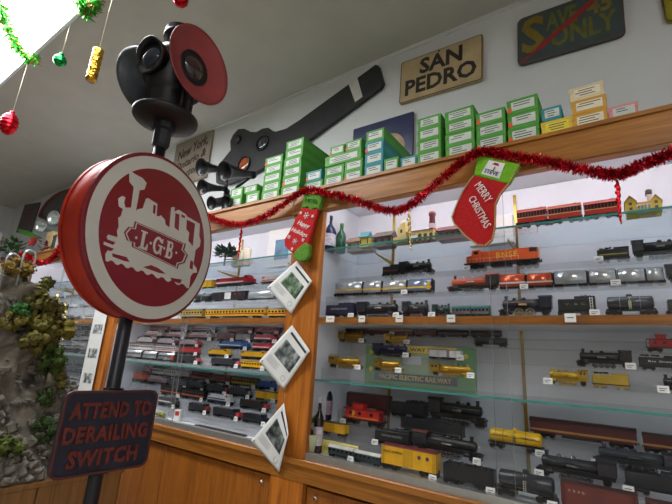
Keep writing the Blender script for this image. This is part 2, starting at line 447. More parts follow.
def k_diesel(t, L, H, W, c, fine, s=1, c2=None, text=None, tc=(240,200,60), under=(38,38,40), nose=None, roof=None):
    e = L*.485
    MB().box(-e, e, -W/2, W/2, H*.27, H*.34, c=H*.015).build('frame', paint(under), t)
    m = MB()                                           # long hood, cab, short hood as one stepped shell
    hw = W*.36
    prof = [(-e+L*.02, H*.34), (e-L*.03, H*.34), (e-L*.03, H*.66), (e-L*.10, H*.70), (e-L*.115, H*.95), (e-L*.22, H*.97), (e-L*.23, H*.84), (-e+L*.02, H*.84)]
    prof = [(x*s, z) for x, z in prof]
    m.prism(prof, -hw, hw, Matrix(((1,0,0,0),(0,0,-1,0),(0,1,0,0),(0,0,0,1))))
    a, b = sorted((s*(e-L*.115), s*(e-L*.225)))
    m.box(a, b, -W*.47, W*.47, H*.34, H*.94, c=H*.02)
    m.build('body', paint(c), t)
    g = MB()
    for k in range(5): g.cyl((s*(-e+L*(.1+.11*k)), 0, H*.835), (s*(-e+L*(.1+.11*k)), 0, H*(.88 if k % 2 else .9)), H*.085, n=10)
    g.box(min(s*(-e+L*.03), s*(-e+L*.12)), max(s*(-e+L*.03), s*(-e+L*.12)), -W*.4, W*.4, H*.66, H*.82)
    g.build('roof_fans', paint(roof or under), t, keep=not fine)
    w = MB(); xa = s*(e-L*.17)
    w.box(xa-L*.03, xa+L*.03, -W*.475, W*.475, H*.72, H*.87); w.box(min(s*(e-L*.112), s*(e-L*.118)), max(s*(e-L*.112), s*(e-L*.118)), -W*.36, W*.36, H*.74, H*.88)
    w.build('cab_window', M('train_window_30', (30,34,40), .1), t)
    if c2: MB().box(-e+L*.03, e-L*.24, -hw-.0006, hw+.0006, H*.42, H*.52).build('stripe', paint(c2), t).location.x = 0 if s > 0 else L*.21
    if nose:
        a, b = sorted((s*(e-L*.005), s*(e-L*.11))); MB().box(a, b, -hw-.001, hw+.001, H*.34, H*.67).build('nose', paint(nose), t)
    if text: letters(t, text, -s*L*.08, H*.6, H*.36, hw*2+.0008, tc)
    MB().box(-L*.13, L*.13, -W*.34, W*.34, H*.1, H*.27, c=H*.04).build('fuel_tank', paint(under), t)
    for q in (-1, 1): truck(t, q*L*.33, H, W, fine, 3, pitch=min(H*.3, L*.085))
    if fine:
        r = MB()
        for sd in (-1, 1):
            r.tube([(-e, sd*W*.48, H*.52), (e-L*.25, sd*W*.48, H*.52)], H*.008, 4)
            for k in range(9): x = -e+(2*e-L*.25)*k/8; r.tube([(x, sd*W*.48, H*.34), (x, sd*W*.48, H*.52)], H*.007, 4)
        r.build('handrail', paint((210,200,180)), t)
    couplers(t, L, H, fine)
def k_coach(t, L, H, W, c, fine, c2=None, roof=None, s=1, win=True, metal=0.0, wc=(28,30,34), nose=None, axles=2):
    e = L*.485
    if metal:                                          # fluted round-roofed streamliner
        e = L*.462
        prof = [(-W/2, H*.22), (W/2, H*.22)]+[(W/2*math.cos(PI*k/16), H*(.56+.4*math.sin(PI*k/16))) for k in range(17)]
        m = MB(); m.prism(prof, -e, e, Matrix(((0,0,1,0),(1,0,0,0),(0,1,0,0),(0,0,0,1)))); m.sm = [len(f) == 4 for f in m.f]
        m.build('body', paint(c, .22, metal), t)
        for q in (-1, 1): MB().box(*sorted((q*e, q*L*.5)), -W*.36, W*.36, H*.24, H*.86).build('diaphragm', paint((26,26,28), .7), t)
    else:
        MB().box(-e, e, -W/2, W/2, H*.24, H*.76, c=H*.02).build('body', paint(c), t)
    rp = [(-W*.52, H*.76), (W*.52, H*.76), (W*.5, H*.84), (W*.3, H*.94), (0, H*.97), (-W*.3, H*.94), (-W*.5, H*.84)]
    if not metal: MB().prism(rp, -e-L*.005, e+L*.005, Matrix(((0,0,1,0),(1,0,0,0),(0,1,0,0),(0,0,0,1)))).build('roof', paint(roof or tuple(int(x*.6) for x in c)), t)
    if win:
        n = max(5, int(L/H*2.6)); windows(t, [-e+2*e*(k+.5)/n for k in range(n)], H*.5, H*.66, 2*e/n*.55, W, wc)
    if c2: stripe(t, L, W, H*.36, H*.45, c2)
    if nose:
        a, b = sorted((s*e, s*(e-L*.16))); MB().box(a, b, -W*.5-.001, W*.5+.001, H*.22, H*.7, c=H*.04).build('nose', paint(nose), t)
    MB().box(-L*.18, L*.18, -W*.3, W*.3, H*.12, H*.24).build('underframe_box', paint((44,44,46)), t)
    for q in (-1, 1): truck(t, q*L*.35, H, W, fine, axles, pitch=min(H*.36, L*.12))
    couplers(t, L, H, fine)
def k_boxcar(t, L, H, W, c, fine, roof=(70,36,30), door=None, text=None, tc=(30,30,30), s=1, emblem=None):
    e = L*.48
    m = MB().box(-e, e, -W/2, W/2, H*.24, H*.9)
    for k in range(13):
        x = -e+2*e*k/12
        for sd in (-1, 1): m.box(x-L*.004, x+L*.004, min(sd*W*.5, sd*W*.515), max(sd*W*.5, sd*W*.515), H*.26, H*.88)
    m.build('body', paint(c), t)
    MB().prism([(-W*.53, H*.9), (W*.53, H*.9), (W*.5, H*.93), (0, H*.99), (-W*.5, H*.93)], -e-L*.004, e+L*.004, Matrix(((0,0,1,0),(1,0,0,0),(0,1,0,0),(0,0,0,1)))).build('roof', paint(roof), t)
    d = MB().box(-L*.09, L*.09, -W*.53, W*.53, H*.27, H*.86)
    for k in range(4): d.box(-L*.09, L*.09, -W*.537, W*.537, H*(.33+.14*k), H*(.345+.14*k))
    d.build('door', paint(door or tuple(int(x*.92) for x in c)), t)
    if fine:
        l = MB()
        for sd in (-1, 1):
            x = sd*(e-L*.03)
            for q in (-1, 1): l.tube([(x+q*L*.014, -W*.54, H*.26), (x+q*L*.014, -W*.54, H*.9)], H*.008, 4)
            for k in range(6): l.tube([(x-L*.014, -W*.54, H*(.3+.11*k)), (x+L*.014, -W*.54, H*(.3+.11*k))], H*.007, 4)
        l.build('ladder', paint(tuple(int(x*.7) for x in c)), t)
    if text: letters(t, text, -L*.27, H*.7, H*.11, W*1.05, tc)
    if emblem:
        g = MB()
        for x in (L*.2, L*.34): g.cyl((x, -W*.522, H*.68), (x, -W*.51, H*.68), H*.07, n=14)
        g.build('emblem', paint(emblem), t)
    for q in (-1, 1): truck(t, q*L*.34, H, W, fine)
    couplers(t, L, H, fine)
def k_caboose(t, L, H, W, c, fine, s=1, emblem=None, roof=None):
    e = L*.4
    MB().box(-L*.485, L*.485, -W/2, W/2, H*.24, H*.29).build('frame', paint((36,30,30)), t)
    MB().box(-e, e, -W*.47, W*.47, H*.29, H*.68, c=H*.01).build('body', paint(c), t)
    MB().prism([(-W*.52, H*.68), (W*.52, H*.68), (W*.4, H*.73), (0, H*.76), (-W*.4, H*.73)], -L*.47, L*.47, Matrix(((0,0,1,0),(1,0,0,0),(0,1,0,0),(0,0,0,1)))).build('roof', paint(roof or tuple(int(x*.75) for x in c)), t)
    x = -s*L*.12
    q = MB().box(x-L*.12, x+L*.12, -W*.4, W*.4, H*.7, H*.93); q.build('cupola', paint(c), t)
    MB().box(x-L*.14, x+L*.14, -W*.46, W*.46, H*.93, H*.97).build('cupola_roof', paint(roof or tuple(int(x*.75) for x in c)), t)
    windows(t, [-e*.7, -e*.15, e*.55], H*.46, H*.6, L*.07, W*.94, name='window')
    r = MB()
    for sd in (-1, 1):
        xa, xb = sd*e, sd*L*.48
        for yy in (-W*.46, 0, W*.46): r.tube([(xb, yy, H*.29), (xb, yy, H*.68)], H*.012, 4)
        r.tube([(xb, -W*.46, H*.48), (xb, W*.46, H*.48)], H*.012, 4); r.tube([(xa, -W*.46, H*.48), (xb, -W*.46, H*.48)], H*.012, 4)
    r.build('platform_railing', paint(tuple(int(v*.6) for v in c)), t)
    if emblem:
        g = MB()
        a = -e*.55; g.box(a-L*.045, a+L*.045, -W*.475, -W*.468, H*.46, H*.6); g.box(a-L*.012, a+L*.012, -W*.475, -W*.468, H*.38, H*.66)
        g.box(-e*.9, e*.95, -W*.475, -W*.468, H*.35, H*.37); g.build('emblem', paint(emblem), t)
    for k in (-1, 1): truck(t, k*L*.29, H, W, fine)
    couplers(t, L, H, fine)
def k_tank(t, L, H, W, c, fine, band=None, ladder=None, text=None, tc=(20,20,20), metal=0.0, s=1, frame_c=(34,34,36)):
    e = L*.47; r = min(H*.33, W*.5); zc = H*.33+r
    MB().lathe([(r*.3, 0), (r*.8, L*.012), (r, L*.04), (r, 2*e-L*.04), (r*.8, 2*e-L*.012), (r*.3, 2*e)], (-e, 0, zc), (1,0,0), 20).build('tank', paint(c, .28, metal), t)
    MB().lathe([(r*.42, 0), (r*.42, H*.1), (r*.3, H*.14), (r*.1, H*.15)], (0, 0, zc+r*.85), (0,0,1), 14).build('dome', paint(c, .3, metal), t)
    f = MB().box(-L*.485, L*.485, -W*.14, W*.14, H*.25, H*.34); f.box(-L*.485, -L*.44, -W*.5, W*.5, H*.28, H*.33); f.box(L*.44, L*.485, -W*.5, W*.5, H*.28, H*.33)
    f.tube([(-L*.45, -W*.5, zc-r*.05), (L*.45, -W*.5, zc-r*.05)], H*.009, 4); f.build('underframe', paint(frame_c), t)
    b = MB()
    for x in (-L*.2, L*.2, 0): b.lathe([(r*1.015, 0), (r*1.015, L*.012)], (x-L*.006, 0, zc), (1,0,0), 20)
    b.build('band', paint(band or tuple(int(v*.6) for v in c)), t)
    l = MB()
    for q in (-1, 1): l.tube([(q*L*.02, -W*.53, H*.3), (q*L*.02, -r*1.02, zc), (q*L*.02, -r*.6, zc+r*.9)], H*.012, 4)
    for k in range(5): z = H*.34+k*(zc+r*.4-H*.34)/5; l.tube([(-L*.02, -W*.52, z), (L*.02, -W*.52, z)], H*.01, 4)
    l.build('ladder', paint(ladder or (200,196,180)), t)
    if text: letters(t, text, -L*.24, zc+r*.05, H*.1, r*2.01, tc); letters(t, text, L*.24, zc+r*.05, H*.1, r*2.01, tc)
    for q in (-1, 1): truck(t, q*L*.34, H, W, fine)
    couplers(t, L, H, fine)
def k_tender(t, L, H, W, c, fine, s=1, text=None, tc=(220,220,220), stripe_c=None, ladder=None, metal=0.0, dots=False, truck_c=None):
    e = L*.475
    m = MB().box(-e, e, -W/2, W/2, H*.25, H*.8, c=H*.03); m.box(-s*e if s < 0 else -e*.1, e*.1 if s < 0 else e, -W*.46, W*.46, H*.8, H*.92, c=H*.02)
    m.build('body', paint(c, .35, metal), t)
    g = MB(); rr = random.Random(int(L*1e5))
    for k in range(26): g.ball((s*e*(.1+.8*rr.random())-0, (rr.random()-.5)*W*.7, H*(.9+.04*rr.random())), H*.05, 5, 4)
    g.build('coal_load', paint((22,22,22)), t)
    MB().box(-e-L*.01, e+L*.01, -W*.5, W*.5, H*.21, H*.26).build('frame', paint((30,30,32)), t)
    if stripe_c: stripe(t, L, W, H*.42, H*.5, stripe_c, -e*.9, e*.9)
    if dots:
        q = MB()
        for k in range(28): q.ball((-e*.95+e*1.9*k/27, -W*.5, H*.3), H*.02, 6, 4)
        q.build('rivet_row', paint((190,190,190)), t)
    if text: letters(t, text, 0, H*.55, H*.15, W, tc, e*1.2)
    if ladder:
        l = MB()
        for q in (-1, 1): l.tube([(s*e*.8+q*L*.03, -W*.52, H*.25), (s*e*.8+q*L*.03, -W*.52, H*.85)], H*.014, 4)
        for k in range(5): l.tube([(s*e*.8-L*.03, -W*.52, H*(.32+.12*k)), (s*e*.8+L*.03, -W*.52, H*(.32+.12*k))], H*.012, 4)
        l.build('ladder', paint(ladder), t)
    for q in (-1, 1): truck(t, q*L*.29, H, W, fine, 2, paint(truck_c) if truck_c else None)
    couplers(t, L, H, fine)
def k_steam(t, L, H, W, c, fine, s=1, drivers=4, metal=0.0, rod=(150,146,138), wheel=None, trim=None, text=None, tc=(220,220,220), smoke=None, red=None, shroud=None):
    """s=+1: smokebox points right"""
    e = L*.48; X = lambda u: s*(u*2*e-e)              # u: 0 at cab rear, 1 at pilot
    r = min(H*.21, W*.42); zc = H*.56; cm = paint(c, .35, metal)
    MB().lathe([(r*1.08, 0), (r*1.08, e*.5), (r, e*.56), (r*.94, e*1.2), (r*.97, e*1.22), (r*.97, e*1.42), (r*.75, e*1.45), (r*.3, e*1.46)], (X(.2), 0, zc), (s,0,0), 20).build('boiler', paint(shroud, .3, metal) if shroud else cm, t)
    MB().lathe([(r*.5, 0), (r*.34, H*.05), (r*.34, H*.14), (r*.46, H*.2), (r*.4, H*.2)], (X(.86), 0, zc+r*.85), (0,0,1), 12).build('smokestack', paint(smoke, .35, metal) if smoke else cm, t)
    d = MB()
    for u, k in ((.7, .9), (.52, 1.1)): d.lathe([(r*.5*k, 0), (r*.45*k, H*.07), (r*.33*k, H*.12), (r*.1*k, H*.145)], (X(u), 0, zc+r*.8), (0,0,1), 12)
    d.build('dome', paint(trim, .3, 1) if trim else cm, t)
    MB().lathe([(H*.03, 0), (H*.035, H*.03), (H*.015, H*.05)], (X(.61), 0, zc+r*.95), (0,0,1), 8).build('bell', BRASS, t)
    a, b = sorted((X(.0), X(.22)))
    cb = MB().box(a, b, -W*.48, W*.48, H*.36, H*.84, c=H*.015); cb.build('cab', cm, t)
    MB().prism([(-W*.54, H*.84), (W*.54, H*.84), (W*.4, H*.9), (0, H*.93), (-W*.4, H*.9)], a-e*.03, b+e*.02, Matrix(((0,0,1,0),(1,0,0,0),(0,1,0,0),(0,0,0,1)))).build('cab_roof', paint(red) if red else cm, t)
    windows(t, [X(.07), X(.15)], H*.62, H*.78, e*.1, W*.97, (60,64,70), 'cab_window')
    if text: letters(t, text, X(.11), H*.48, H*.1, W*.97, tc, e*.3)
    fr = MB(); a, b = sorted((X(.02), X(.97))); fr.box(a, b, -W*.24, W*.24, H*.22, H*.36); a, b = sorted((X(.25), X(.86)))
    fr.box(a, b, -W*.5, -W*.36, H*.385, H*.41); fr.box(a, b, W*.36, W*.5, H*.385, H*.41)
    fr.box(*sorted((X(.96), X(1.0))), -W*.46, W*.46, H*.22, H*.3); fr.build('frame', cm, t)
    pl = MB()
    for sd in (-1, 1): pl.prism([(0, 0), (W*.46*sd, 0), (W*.4*sd, H*.17), (0, H*.17)], 0, e*.04, Matrix(((0,0,s,X(.965)),(1,0,0,0),(0,1,0,H*.05),(0,0,0,1))))
    pl.build('pilot', paint(red, .4) if red else cm, t)
    cy = MB(); a = X(.82)
    for sd in (-1, 1): cy.cyl((a-e*.1, sd*W*.42, H*.24), (a+e*.1, sd*W*.42, H*.24), H*.085, n=12); cy.box(a-e*.09, a+e*.09, sd*W*.42-H*.06, sd*W*.42+H*.06, H*.24, H*.4)
    cy.build('cylinder', cm, t)
    # driving wheels with spokes, counterweights and side rods
    span = .42; rw = min(H*.19, e*2*span/drivers*.47); wm = paint(wheel, .3, .6) if wheel else (paint(c, .3, metal) if metal else paint((40,40,42)))
    xs = [X(.29+span*(k+.5)/drivers) for k in range(drivers)]
    for x in xs:
        w = MB()
        for sd in (-1, 1):
            y0, y1 = sd*W*.38, sd*W*.3
            n = 18; vs = []; fs = []
            for (rad, y) in ((rw, y0), (rw*.8, y0), (rw*.8, y1), (rw, y1)):
                vs += [(x+rad*math.cos(2*PI*i/n), y, rw+rad*math.sin(2*PI*i/n)) for i in range(n)]
            for q in range(4):
                for i in range(n): fs.append((q*n+i, q*n+(i+1) % n, ((q+1) % 4)*n+(i+1) % n, ((q+1) % 4)*n+i))
            w.add(vs, fs)
            for k in range(5 if fine else 3):
                an = PI*k/(5 if fine else 3); dx, dz = math.cos(an)*rw*.82, math.sin(an)*rw*.82
                w.tube([(x-dx, (y0+y1)/2, rw-dz), (x+dx, (y0+y1)/2, rw+dz)], rw*.06, 4)
            w.cyl((x, y0*1.05, rw), (x, y1, rw), rw*.22, n=8)
        w.cyl((x, -W*.3, rw), (x, W*.3, rw), rw*.15, n=6); w.build('driving_wheel', wm, t)
    rd = MB()
    for sd in (-1, 1):
        y = sd*W*.42; a, b = sorted((xs[0], xs[-1])); rd.box(a, b, y-W*.015, y+W*.015, rw*.75, rw*.95)
        rd.tube([(xs[len(xs)//2], y*1.03, rw*.85), (X(.78), y*1.03, H*.24)], H*.012, 4)
    rd.build('side_rod', paint(rod, .3, .8), t)
    tr = truck(t, X(.9), H, W, fine, 2 if drivers > 2 else 1, pitch=e*.1); tr.name = 'pilot_truck'
    tr = truck(t, X(.12), H, W, fine, 1); tr.name = 'trailing_truck'
    if fine:
        p = MB()
        for sd in (-1, 1):
            p.tube([(X(.24), sd*r*1.1, zc+r*.35), (X(.55), sd*r*1.04, zc+r*.3), (X(.94), sd*r, zc+r*.3)], H*.008, 4)
            p.cyl((X(.6), sd*(r+H*.03), zc-r*.2), (X(.45), sd*(r+H*.03), zc-r*.2), H*.05, n=8)
        p.build('piping', paint(trim or rod, .3, .8), t)
    MB().lathe([(H*.045, 0), (H*.05, H*.03), (H*.04, H*.06)], (X(.945), 0, zc), (s,0,0), 10).build('headlamp', paint((200,190,150)), t)
def k_gondola(t, L, H, W, c, fine, load=(190,160,110), s=1, hopper=False):
    e = L*.48
    m = MB(); z1 = H*.8
    m.box(-e, e, -W/2, -W*.46, H*.24, z1); m.box(-e, e, W*.46, W/2, H*.24, z1); m.box(-e, -e+L*.02, -W*.46, W*.46, H*.24, z1); m.box(e-L*.02, e, -W*.46, W*.46, H*.24, z1)
    m.box(-e, e, -W*.46, W*.46, H*.22, H*.28)
    for k in range(9):
        x = -e+2*e*k/8; m.box(x-L*.008, x+L*.008, -W*.52, W*.52 if False else -W*.49, H*.26, z1)
    if hopper:
        for x in (-L*.16, L*.16): m.prism([(x-L*.12, H*.24), (x+L*.12, H*.24), (x+L*.03, H*.08), (x-L*.03, H*.08)], -W*.3, W*.3, Matrix(((1,0,0,0),(0,0,-1,0),(0,1,0,0),(0,0,0,1))))
    m.build('body', paint(c), t)
    g = MB(); rr = random.Random(int(L*1e5)+3)
    if hopper:
        for k in range(60): g.ball((e*1.8*(rr.random()-.5), (rr.random()-.5)*W*.8, H*.76+H*.06*rr.random()), H*.06, 5, 4)
    else:
        for k in range(4): a = -e*.9+k*e*.45; g.box(a+e*.01, a+e*.43, -W*.4, W*.4, H*.3, H*(.93+.03*(k % 2)), c=H*.02)
    g.build('load', paint(load), t)
    for q in (-1, 1): truck(t, q*L*.34, H, W, fine)
    couplers(t, L, H, fine)
def k_trolley(t, L, H, W, c, fine, s=1, roof=(190,80,60)):
    e = L*.47
    MB().box(-e, e, -W/2, W/2, H*.18, H*.48, c=H*.02).build('body', paint(c), t)
    p = MB(); n = 11
    for k in range(n):
        x = -e+2*e*k/(n-1)
        for sd in (-1, 1): p.box(x-L*.008, x+L*.008, sd*W*.5-W*.02, sd*W*.5+W*.02, H*.46, H*.76)
    p.build('window_posts', paint(c), t)
    MB().box(-e*.98, e*.98, -W*.44, W*.44, H*.46, H*.76).build('glazing', M('train_window_60', (60,54,50), .1), t)
    MB().prism([(-W*.55, H*.76), (W*.55, H*.76), (W*.5, H*.82), (W*.3, H*.86), (W*.28, H*.96), (-W*.28, H*.96), (-W*.3, H*.86), (-W*.5, H*.82)], -e-L*.02, e+L*.02, Matrix(((0,0,1,0),(1,0,0,0),(0,1,0,0),(0,0,0,1)))).build('roof', paint(roof), t)
    stripe(t, L, W, H*.42, H*.46, (232,200,120))
    MB().tube([(-e*.3, 0, H*.95), (e*.75, 0, H*1.04)], H*.012, 5).build('trolley_pole', paint((50,40,36)), t)
    for q in (-1, 1): truck(t, q*L*.3, H, W, fine)
    couplers(t, L, H, fine)
KIND = {'diesel': (k_diesel, 'diesel_locomotive'), 'coach': (k_coach, 'passenger_coach'), 'boxcar': (k_boxcar, 'boxcar'), 'caboose': (k_caboose, 'caboose'),
        'tank': (k_tank, 'tank_car'), 'tender': (k_tender, 'locomotive_tender'), 'steam': (k_steam, 'steam_locomotive'), 'gondola': (k_gondola, 'gondola_car'), 'trolley': (k_trolley, 'trolley_car')}
CARDS = []
GRP = {'R1': 'model trains in the upper half of the right cabinet', 'R2': 'model trains under the wooden shelf of the right cabinet', 'R3': 'model trains at the bottom of the right cabinet',
       'L1': 'model trains in the upper half of the left cabinet', 'L2': 'model trains in the middle of the left cabinet', 'L3': 'model trains at the bottom of the left cabinet', 'to': 'models on the top glass shelf'}
def T(kind, p0, p1, ph, tier, label, c, card=True, short=None, group=None, **k):
    Y, z = TIER[tier]; Y += .004; z += .001
    dpt = DEPTH.get(tier) or DEPTH[tier[:2]]
    f, name = KIND[kind]
    yf = Y-.018
    x0, x1 = xat(p0, yf, z+.03), xat(p1, yf, z+.03); X = (x0+x1)/2; L = (x1-x0)*.985
    H = ph*dep(X, Y, z)/F*.99
    H *= {'R1a': 1.3, 'R1b': 1.2, 'R1s': 1.16, 'L1a': 1.12, 'L1b': 1.12}.get(tier, {'R2': 1.1, 'R3': 1.08}.get(tier[:2], 1.0))
    if tier == 'R2d': H = min(H, .035)
    W = min(H*.62, dpt-.016); W = max(W, .018)
    t = thing(name, (X, Y, z), label, 'model train', group or GRP[tier[:2]])
    f(t, L, H, W, c, tier[0] in 'Rt', **k)
    if card: CARDS.append((X+(L*.44 if card != -1 else -L*.44), Y-W/2-.0075, z, short))
    return t
def do_cards():
    rr = random.Random(5)
    for (x, y, z, short) in CARDS:
        t = thing('price_card', (x, y, z), 'price card before the '+short, 'price card', 'white price cards in the cabinets', (rr.random()-.5)*.25)
        w, h = .03, .021
        MB().prism([(-.0035, 0), (-.003, 0), (.002, h), (.0042, 0), (.0047, 0), (.0024, h+.0006), (.0016, h+.0006)], -w/2, w/2, Matrix(((0,0,1,0),(1,0,0,0),(0,1,0,0),(0,0,0,1)))).build('folded_card', CARDM, t)
        b = MB()
        for k in range(2):
            zz = h*(.62-.28*k); yy = -.0035+.0048*zz/h-.0012
            b.box(-w*.34, w*(.3-.2*k), yy, yy+.0012, zz-.0009, zz+.0009)
        b.build('print', INK, t)
# ================================================================== trains in the right cabinet
BK = (32,33,37); BK2 = (34,36,42); MAR = (84,30,34); BRS = (176,136,50); SIL = (206,210,212); NAVY = (30,34,58)
def rr(key, x0, x1, base, names, mat, label): riser(key, x0, x1, base, [TIER[n] for n in names], mat, label)
rr('R1', -1.26, .44, ZF, ['R1a', 'R1b'], ACRYL, 'clear two step riser above the wooden shelf in the right cabinet')
rr('R2', -1.26, .44, S3, ['R2a', 'R2b', 'R2c', 'R2d'], ACRYL, 'clear four step riser below the wooden shelf in the right cabinet')
rr('R3', -1.26, .44, ZB, ['R3a', 'R3b', 'R3c'], ACRYL, 'clear three step riser on the floor of the right cabinet')
rr('L1', -3.16, -1.43, ZF, ['L1a', 'L1b'], MILKY, 'clear two step riser above the wooden shelf in the left cabinet')
rr('L2', -3.16, -1.43, S3, ['L2a', 'L2b', 'L2c', 'L2d', 'L2e'], MILKY, 'five step riser below the wooden shelf in the left cabinet')
rr('L3', -3.16, -1.43, ZB, ['L3a', 'L3b', 'L3c', 'L3d'], MILKY, 'four step riser on the floor of the left cabinet')
# upper half, top step
T('tender', 382, 399, 11, 'R1b', 'small black tender with a red panel behind the little logging engine', BK, False, text=None, stripe_c=(120,50,56))
T('steam', 398, 433, 14, 'R1b', 'small black logging steam engine on the top step of the right cabinet', BK, False, drivers=3)
T('diesel', 463, 542, 19, 'R1b', 'orange diesel engine lettered BNSF below the red stocking', (226,92,36), short='orange BNSF engine', card=-1, s=-1, text='BNSF', tc=(250,196,60), under=(46,46,48), c2=None)
T('tender', 596, 630, 13, 'R1b', 'black tender with a yellow stripe on the top step at the right', BK, short='black tender with a yellow stripe', card=-1, s=-1, stripe_c=(150,140,50))
T('steam', 631, 690, 19, 'R1b', 'large black steam engine on the top step above the silver coaches', BK, False, s=1)
# upper half, middle step: streamliners
T('coach', 335, 363, 13, 'R1a', 'silver streamlined coach at the left end of the middle step', SIL, False, metal=.6, win=False, c2=(206,170,60), axles=3)
T('coach', 363, 382, 13, 'R1a', 'silver streamlined coach below the small black tender', SIL, False, metal=.6, win=False, c2=(206,170,60))
T('coach', 382, 407, 13, 'R1a', 'silver streamlined coach below the small logging engine', SIL, short='silver streamlined coaches', metal=.6, win=False, c2=(206,170,60))
T('coach', 407, 432, 13, 'R1a', 'silver and blue streamlined diesel coach with a yellow nose', (150,160,186), False, metal=.5, win=False, c2=(226,190,60), nose=(226,180,40))
T('steam', 446, 499, 15, 'R1a', 'orange skirted streamlined steam engine with a silver nose', (52,48,50), False, s=-1, drivers=4, shroud=(214,96,62), trim=(200,200,196), red=(214,80,50))
T('coach', 499, 526, 14, 'R1a', 'first orange and silver coach behind the streamlined steam engine', (216,98,62), short='orange and silver coaches', win=False, metal=.4, c2=(206,200,196))
T('coach', 526, 553, 14, 'R1a', 'second orange and silver coach behind the streamlined steam engine', (216,98,62), False, win=False, metal=.4, c2=(206,200,196))
T('coach', 553, 588, 15, 'R1a', 'long silver coach under the black tender, leftmost of the silver set', SIL, False, metal=.6, win=False)
T('coach', 588, 617, 15, 'R1a', 'silver coach with a white price card before it above the black tender', SIL, short='silver coaches at the right', metal=.6, win=False)
T('coach', 617, 646, 15, 'R1a', 'silver coach directly above the silver and black tank car', SIL, False, metal=.6, win=False)
T('coach', 646, 664, 15, 'R1a', 'short silver observation coach at the right end of its train', SIL, False, metal=.6, win=False)
T('steam', 665, 730, 18, 'R1a', 'black steam engine cut by the right edge beside the silver coaches', BK, False, s=1)
# on the wooden shelf
T('tender', 325, 354, 14, 'R1s', 'long dark blue lettered tender at the left end of the wooden shelf', NAVY, short='dark blue tender', text='SOUTHERN PACIFIC', tc=(170,170,180))
T('steam', 355, 400, 16, 'R1s', 'long black articulated steam engine in the middle of the wooden shelf', BK, short='black articulated engine', drivers=6)
T('steam', 401, 429, 16, 'R1s', 'dark steam engine with red wheels standing after the articulated engine', BK2, False, drivers=3, wheel=(150,40,36))
T('steam', 431, 450, 13, 'R1s', 'small dark green steam engine with red wheels under the streamliner', (36,60,56), short='green steam engine', drivers=2, wheel=(160,46,40), card=-1)
T('coach', 451, 470, 11, 'R1s', 'low teal and red carriage coupled behind the small green engine', (60,110,110), False, c2=(150,50,44), roof=(90,120,120))
T('coach', 470, 489, 11, 'R1s', 'second low teal and red carriage, the one at the end', (60,110,110), False, c2=(150,50,44), roof=(90,120,120))
T('steam', 497, 553, 20, 'R1s', 'dark blue steam engine with brass rods on the wooden shelf', (24,26,44), False, s=-1, drivers=2, rod=(190,160,90), wheel=(170,160,140))
T('tender', 557, 597, 19, 'R1s', 'black tender with a white ladder on the wooden shelf', BK, short='black tender with a white ladder', s=1, ladder=(226,222,210), text='V. & C.', tc=(120,130,50), truck_c=(60,60,60))
T('tank', 605, 657, 19, 'R1s', 'silver and black tank car with a yellow topped ladder', (70,74,78), False, ladder=(226,214,170), band=(150,150,150), metal=.6)
T('tender', 667, 700, 18, 'R1s', 'black car cut by the right edge on the wooden shelf', BK, False)
# below the wooden shelf
T('boxcar', 340, 366, 8, 'R2d', 'low maroon boxcar at the left end under the wooden shelf', MAR, False)
T('gondola', 367, 389, 8, 'R2d', 'maroon flat car carrying tan crates under the wooden shelf', MAR, False, load=(196,160,112))
T('gondola', 390, 413, 8, 'R2d', 'second flat car with tan crates, to the right of the other', MAR, short='flat cars with tan crates', load=(200,168,120), card=-1)
T('boxcar', 414, 436, 8, 'R2d', 'maroon boxcar to the right of the two tan loads', MAR, False)
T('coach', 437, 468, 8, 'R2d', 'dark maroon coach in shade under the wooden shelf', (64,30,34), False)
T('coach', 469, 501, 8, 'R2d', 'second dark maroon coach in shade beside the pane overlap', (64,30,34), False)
T('caboose', 645, 690, 17, 'R2c', 'bright red caboose on the upper steps cut by the right edge', (196,34,34), False)
T('steam', 337, 364, 11, 'R2c', 'ornate brass steam engine high on the left riser', BRS, short='ornate brass engine on the left', metal=.9, drivers=3, trim=BRS)
T('steam', 383, 409, 10, 'R2c', 'small yellow brass engine standing above the dark blue one', (196,160,60), short='small yellow brass engine', metal=.7, drivers=3, trim=BRS)
T('tank', 472, 508, 9, 'R2c', 'small dark tank car alone beside the pane overlap', (58,60,66), False)
T('steam', 371, 409, 13, 'R2b', 'dark navy blue steam engine standing before the green set box', (28,32,60), short='dark navy steam engine', drivers=4)
T('boxcar', 428, 447, 9, 'R2b', 'pale grey boxcar standing before the green set box', (196,198,200), False, roof=(150,150,150))
T('boxcar', 448, 461, 9, 'R2b', 'short white boxcar coupled behind the pale grey one', (220,222,222), short='short white boxcar', roof=(150,150,150))
T('steam', 574, 634, 18, 'R2b', 'black steam engine above the brass tender at the right', BK, short='black engine above the brass tender', s=-1, drivers=4)
T('tender', 637, 690, 15, 'R2b', 'long black tender lettered in white beneath the red caboose', BK, False, text='Rio Grande', tc=(230,230,230), s=-1)
T('steam', 327, 361, 12, 'R2a', 'bright brass steam engine low at the left end', (206,170,70), short='bright brass engine at the lower left', metal=.9, drivers=3, trim=BRS)
T('steam', 372, 401, 12, 'R2a', 'brass steam engine in front of the left half of the green box', (196,158,66), short='brass engine before the green box', metal=.9, drivers=3, trim=BRS)
T('steam', 428, 474, 12, 'R2a', 'long golden brass engine in front of the right half of the green box', (204,164,60), short='long golden brass engine', metal=.9, drivers=5, trim=BRS)
T('steam', 545, 589, 16, 'R2a', 'shiny brass steam engine right of the brass shelf standard', (204,172,70), short='shiny brass engine at the standard', card=-1, s=-1, metal=.95, drivers=3, trim=BRS)
T('tender', 591, 630, 15, 'R2a', 'shiny plain brass tender behind the brass engine', (210,182,84), False, metal=.95, s=-1, truck_c=(170,140,60))
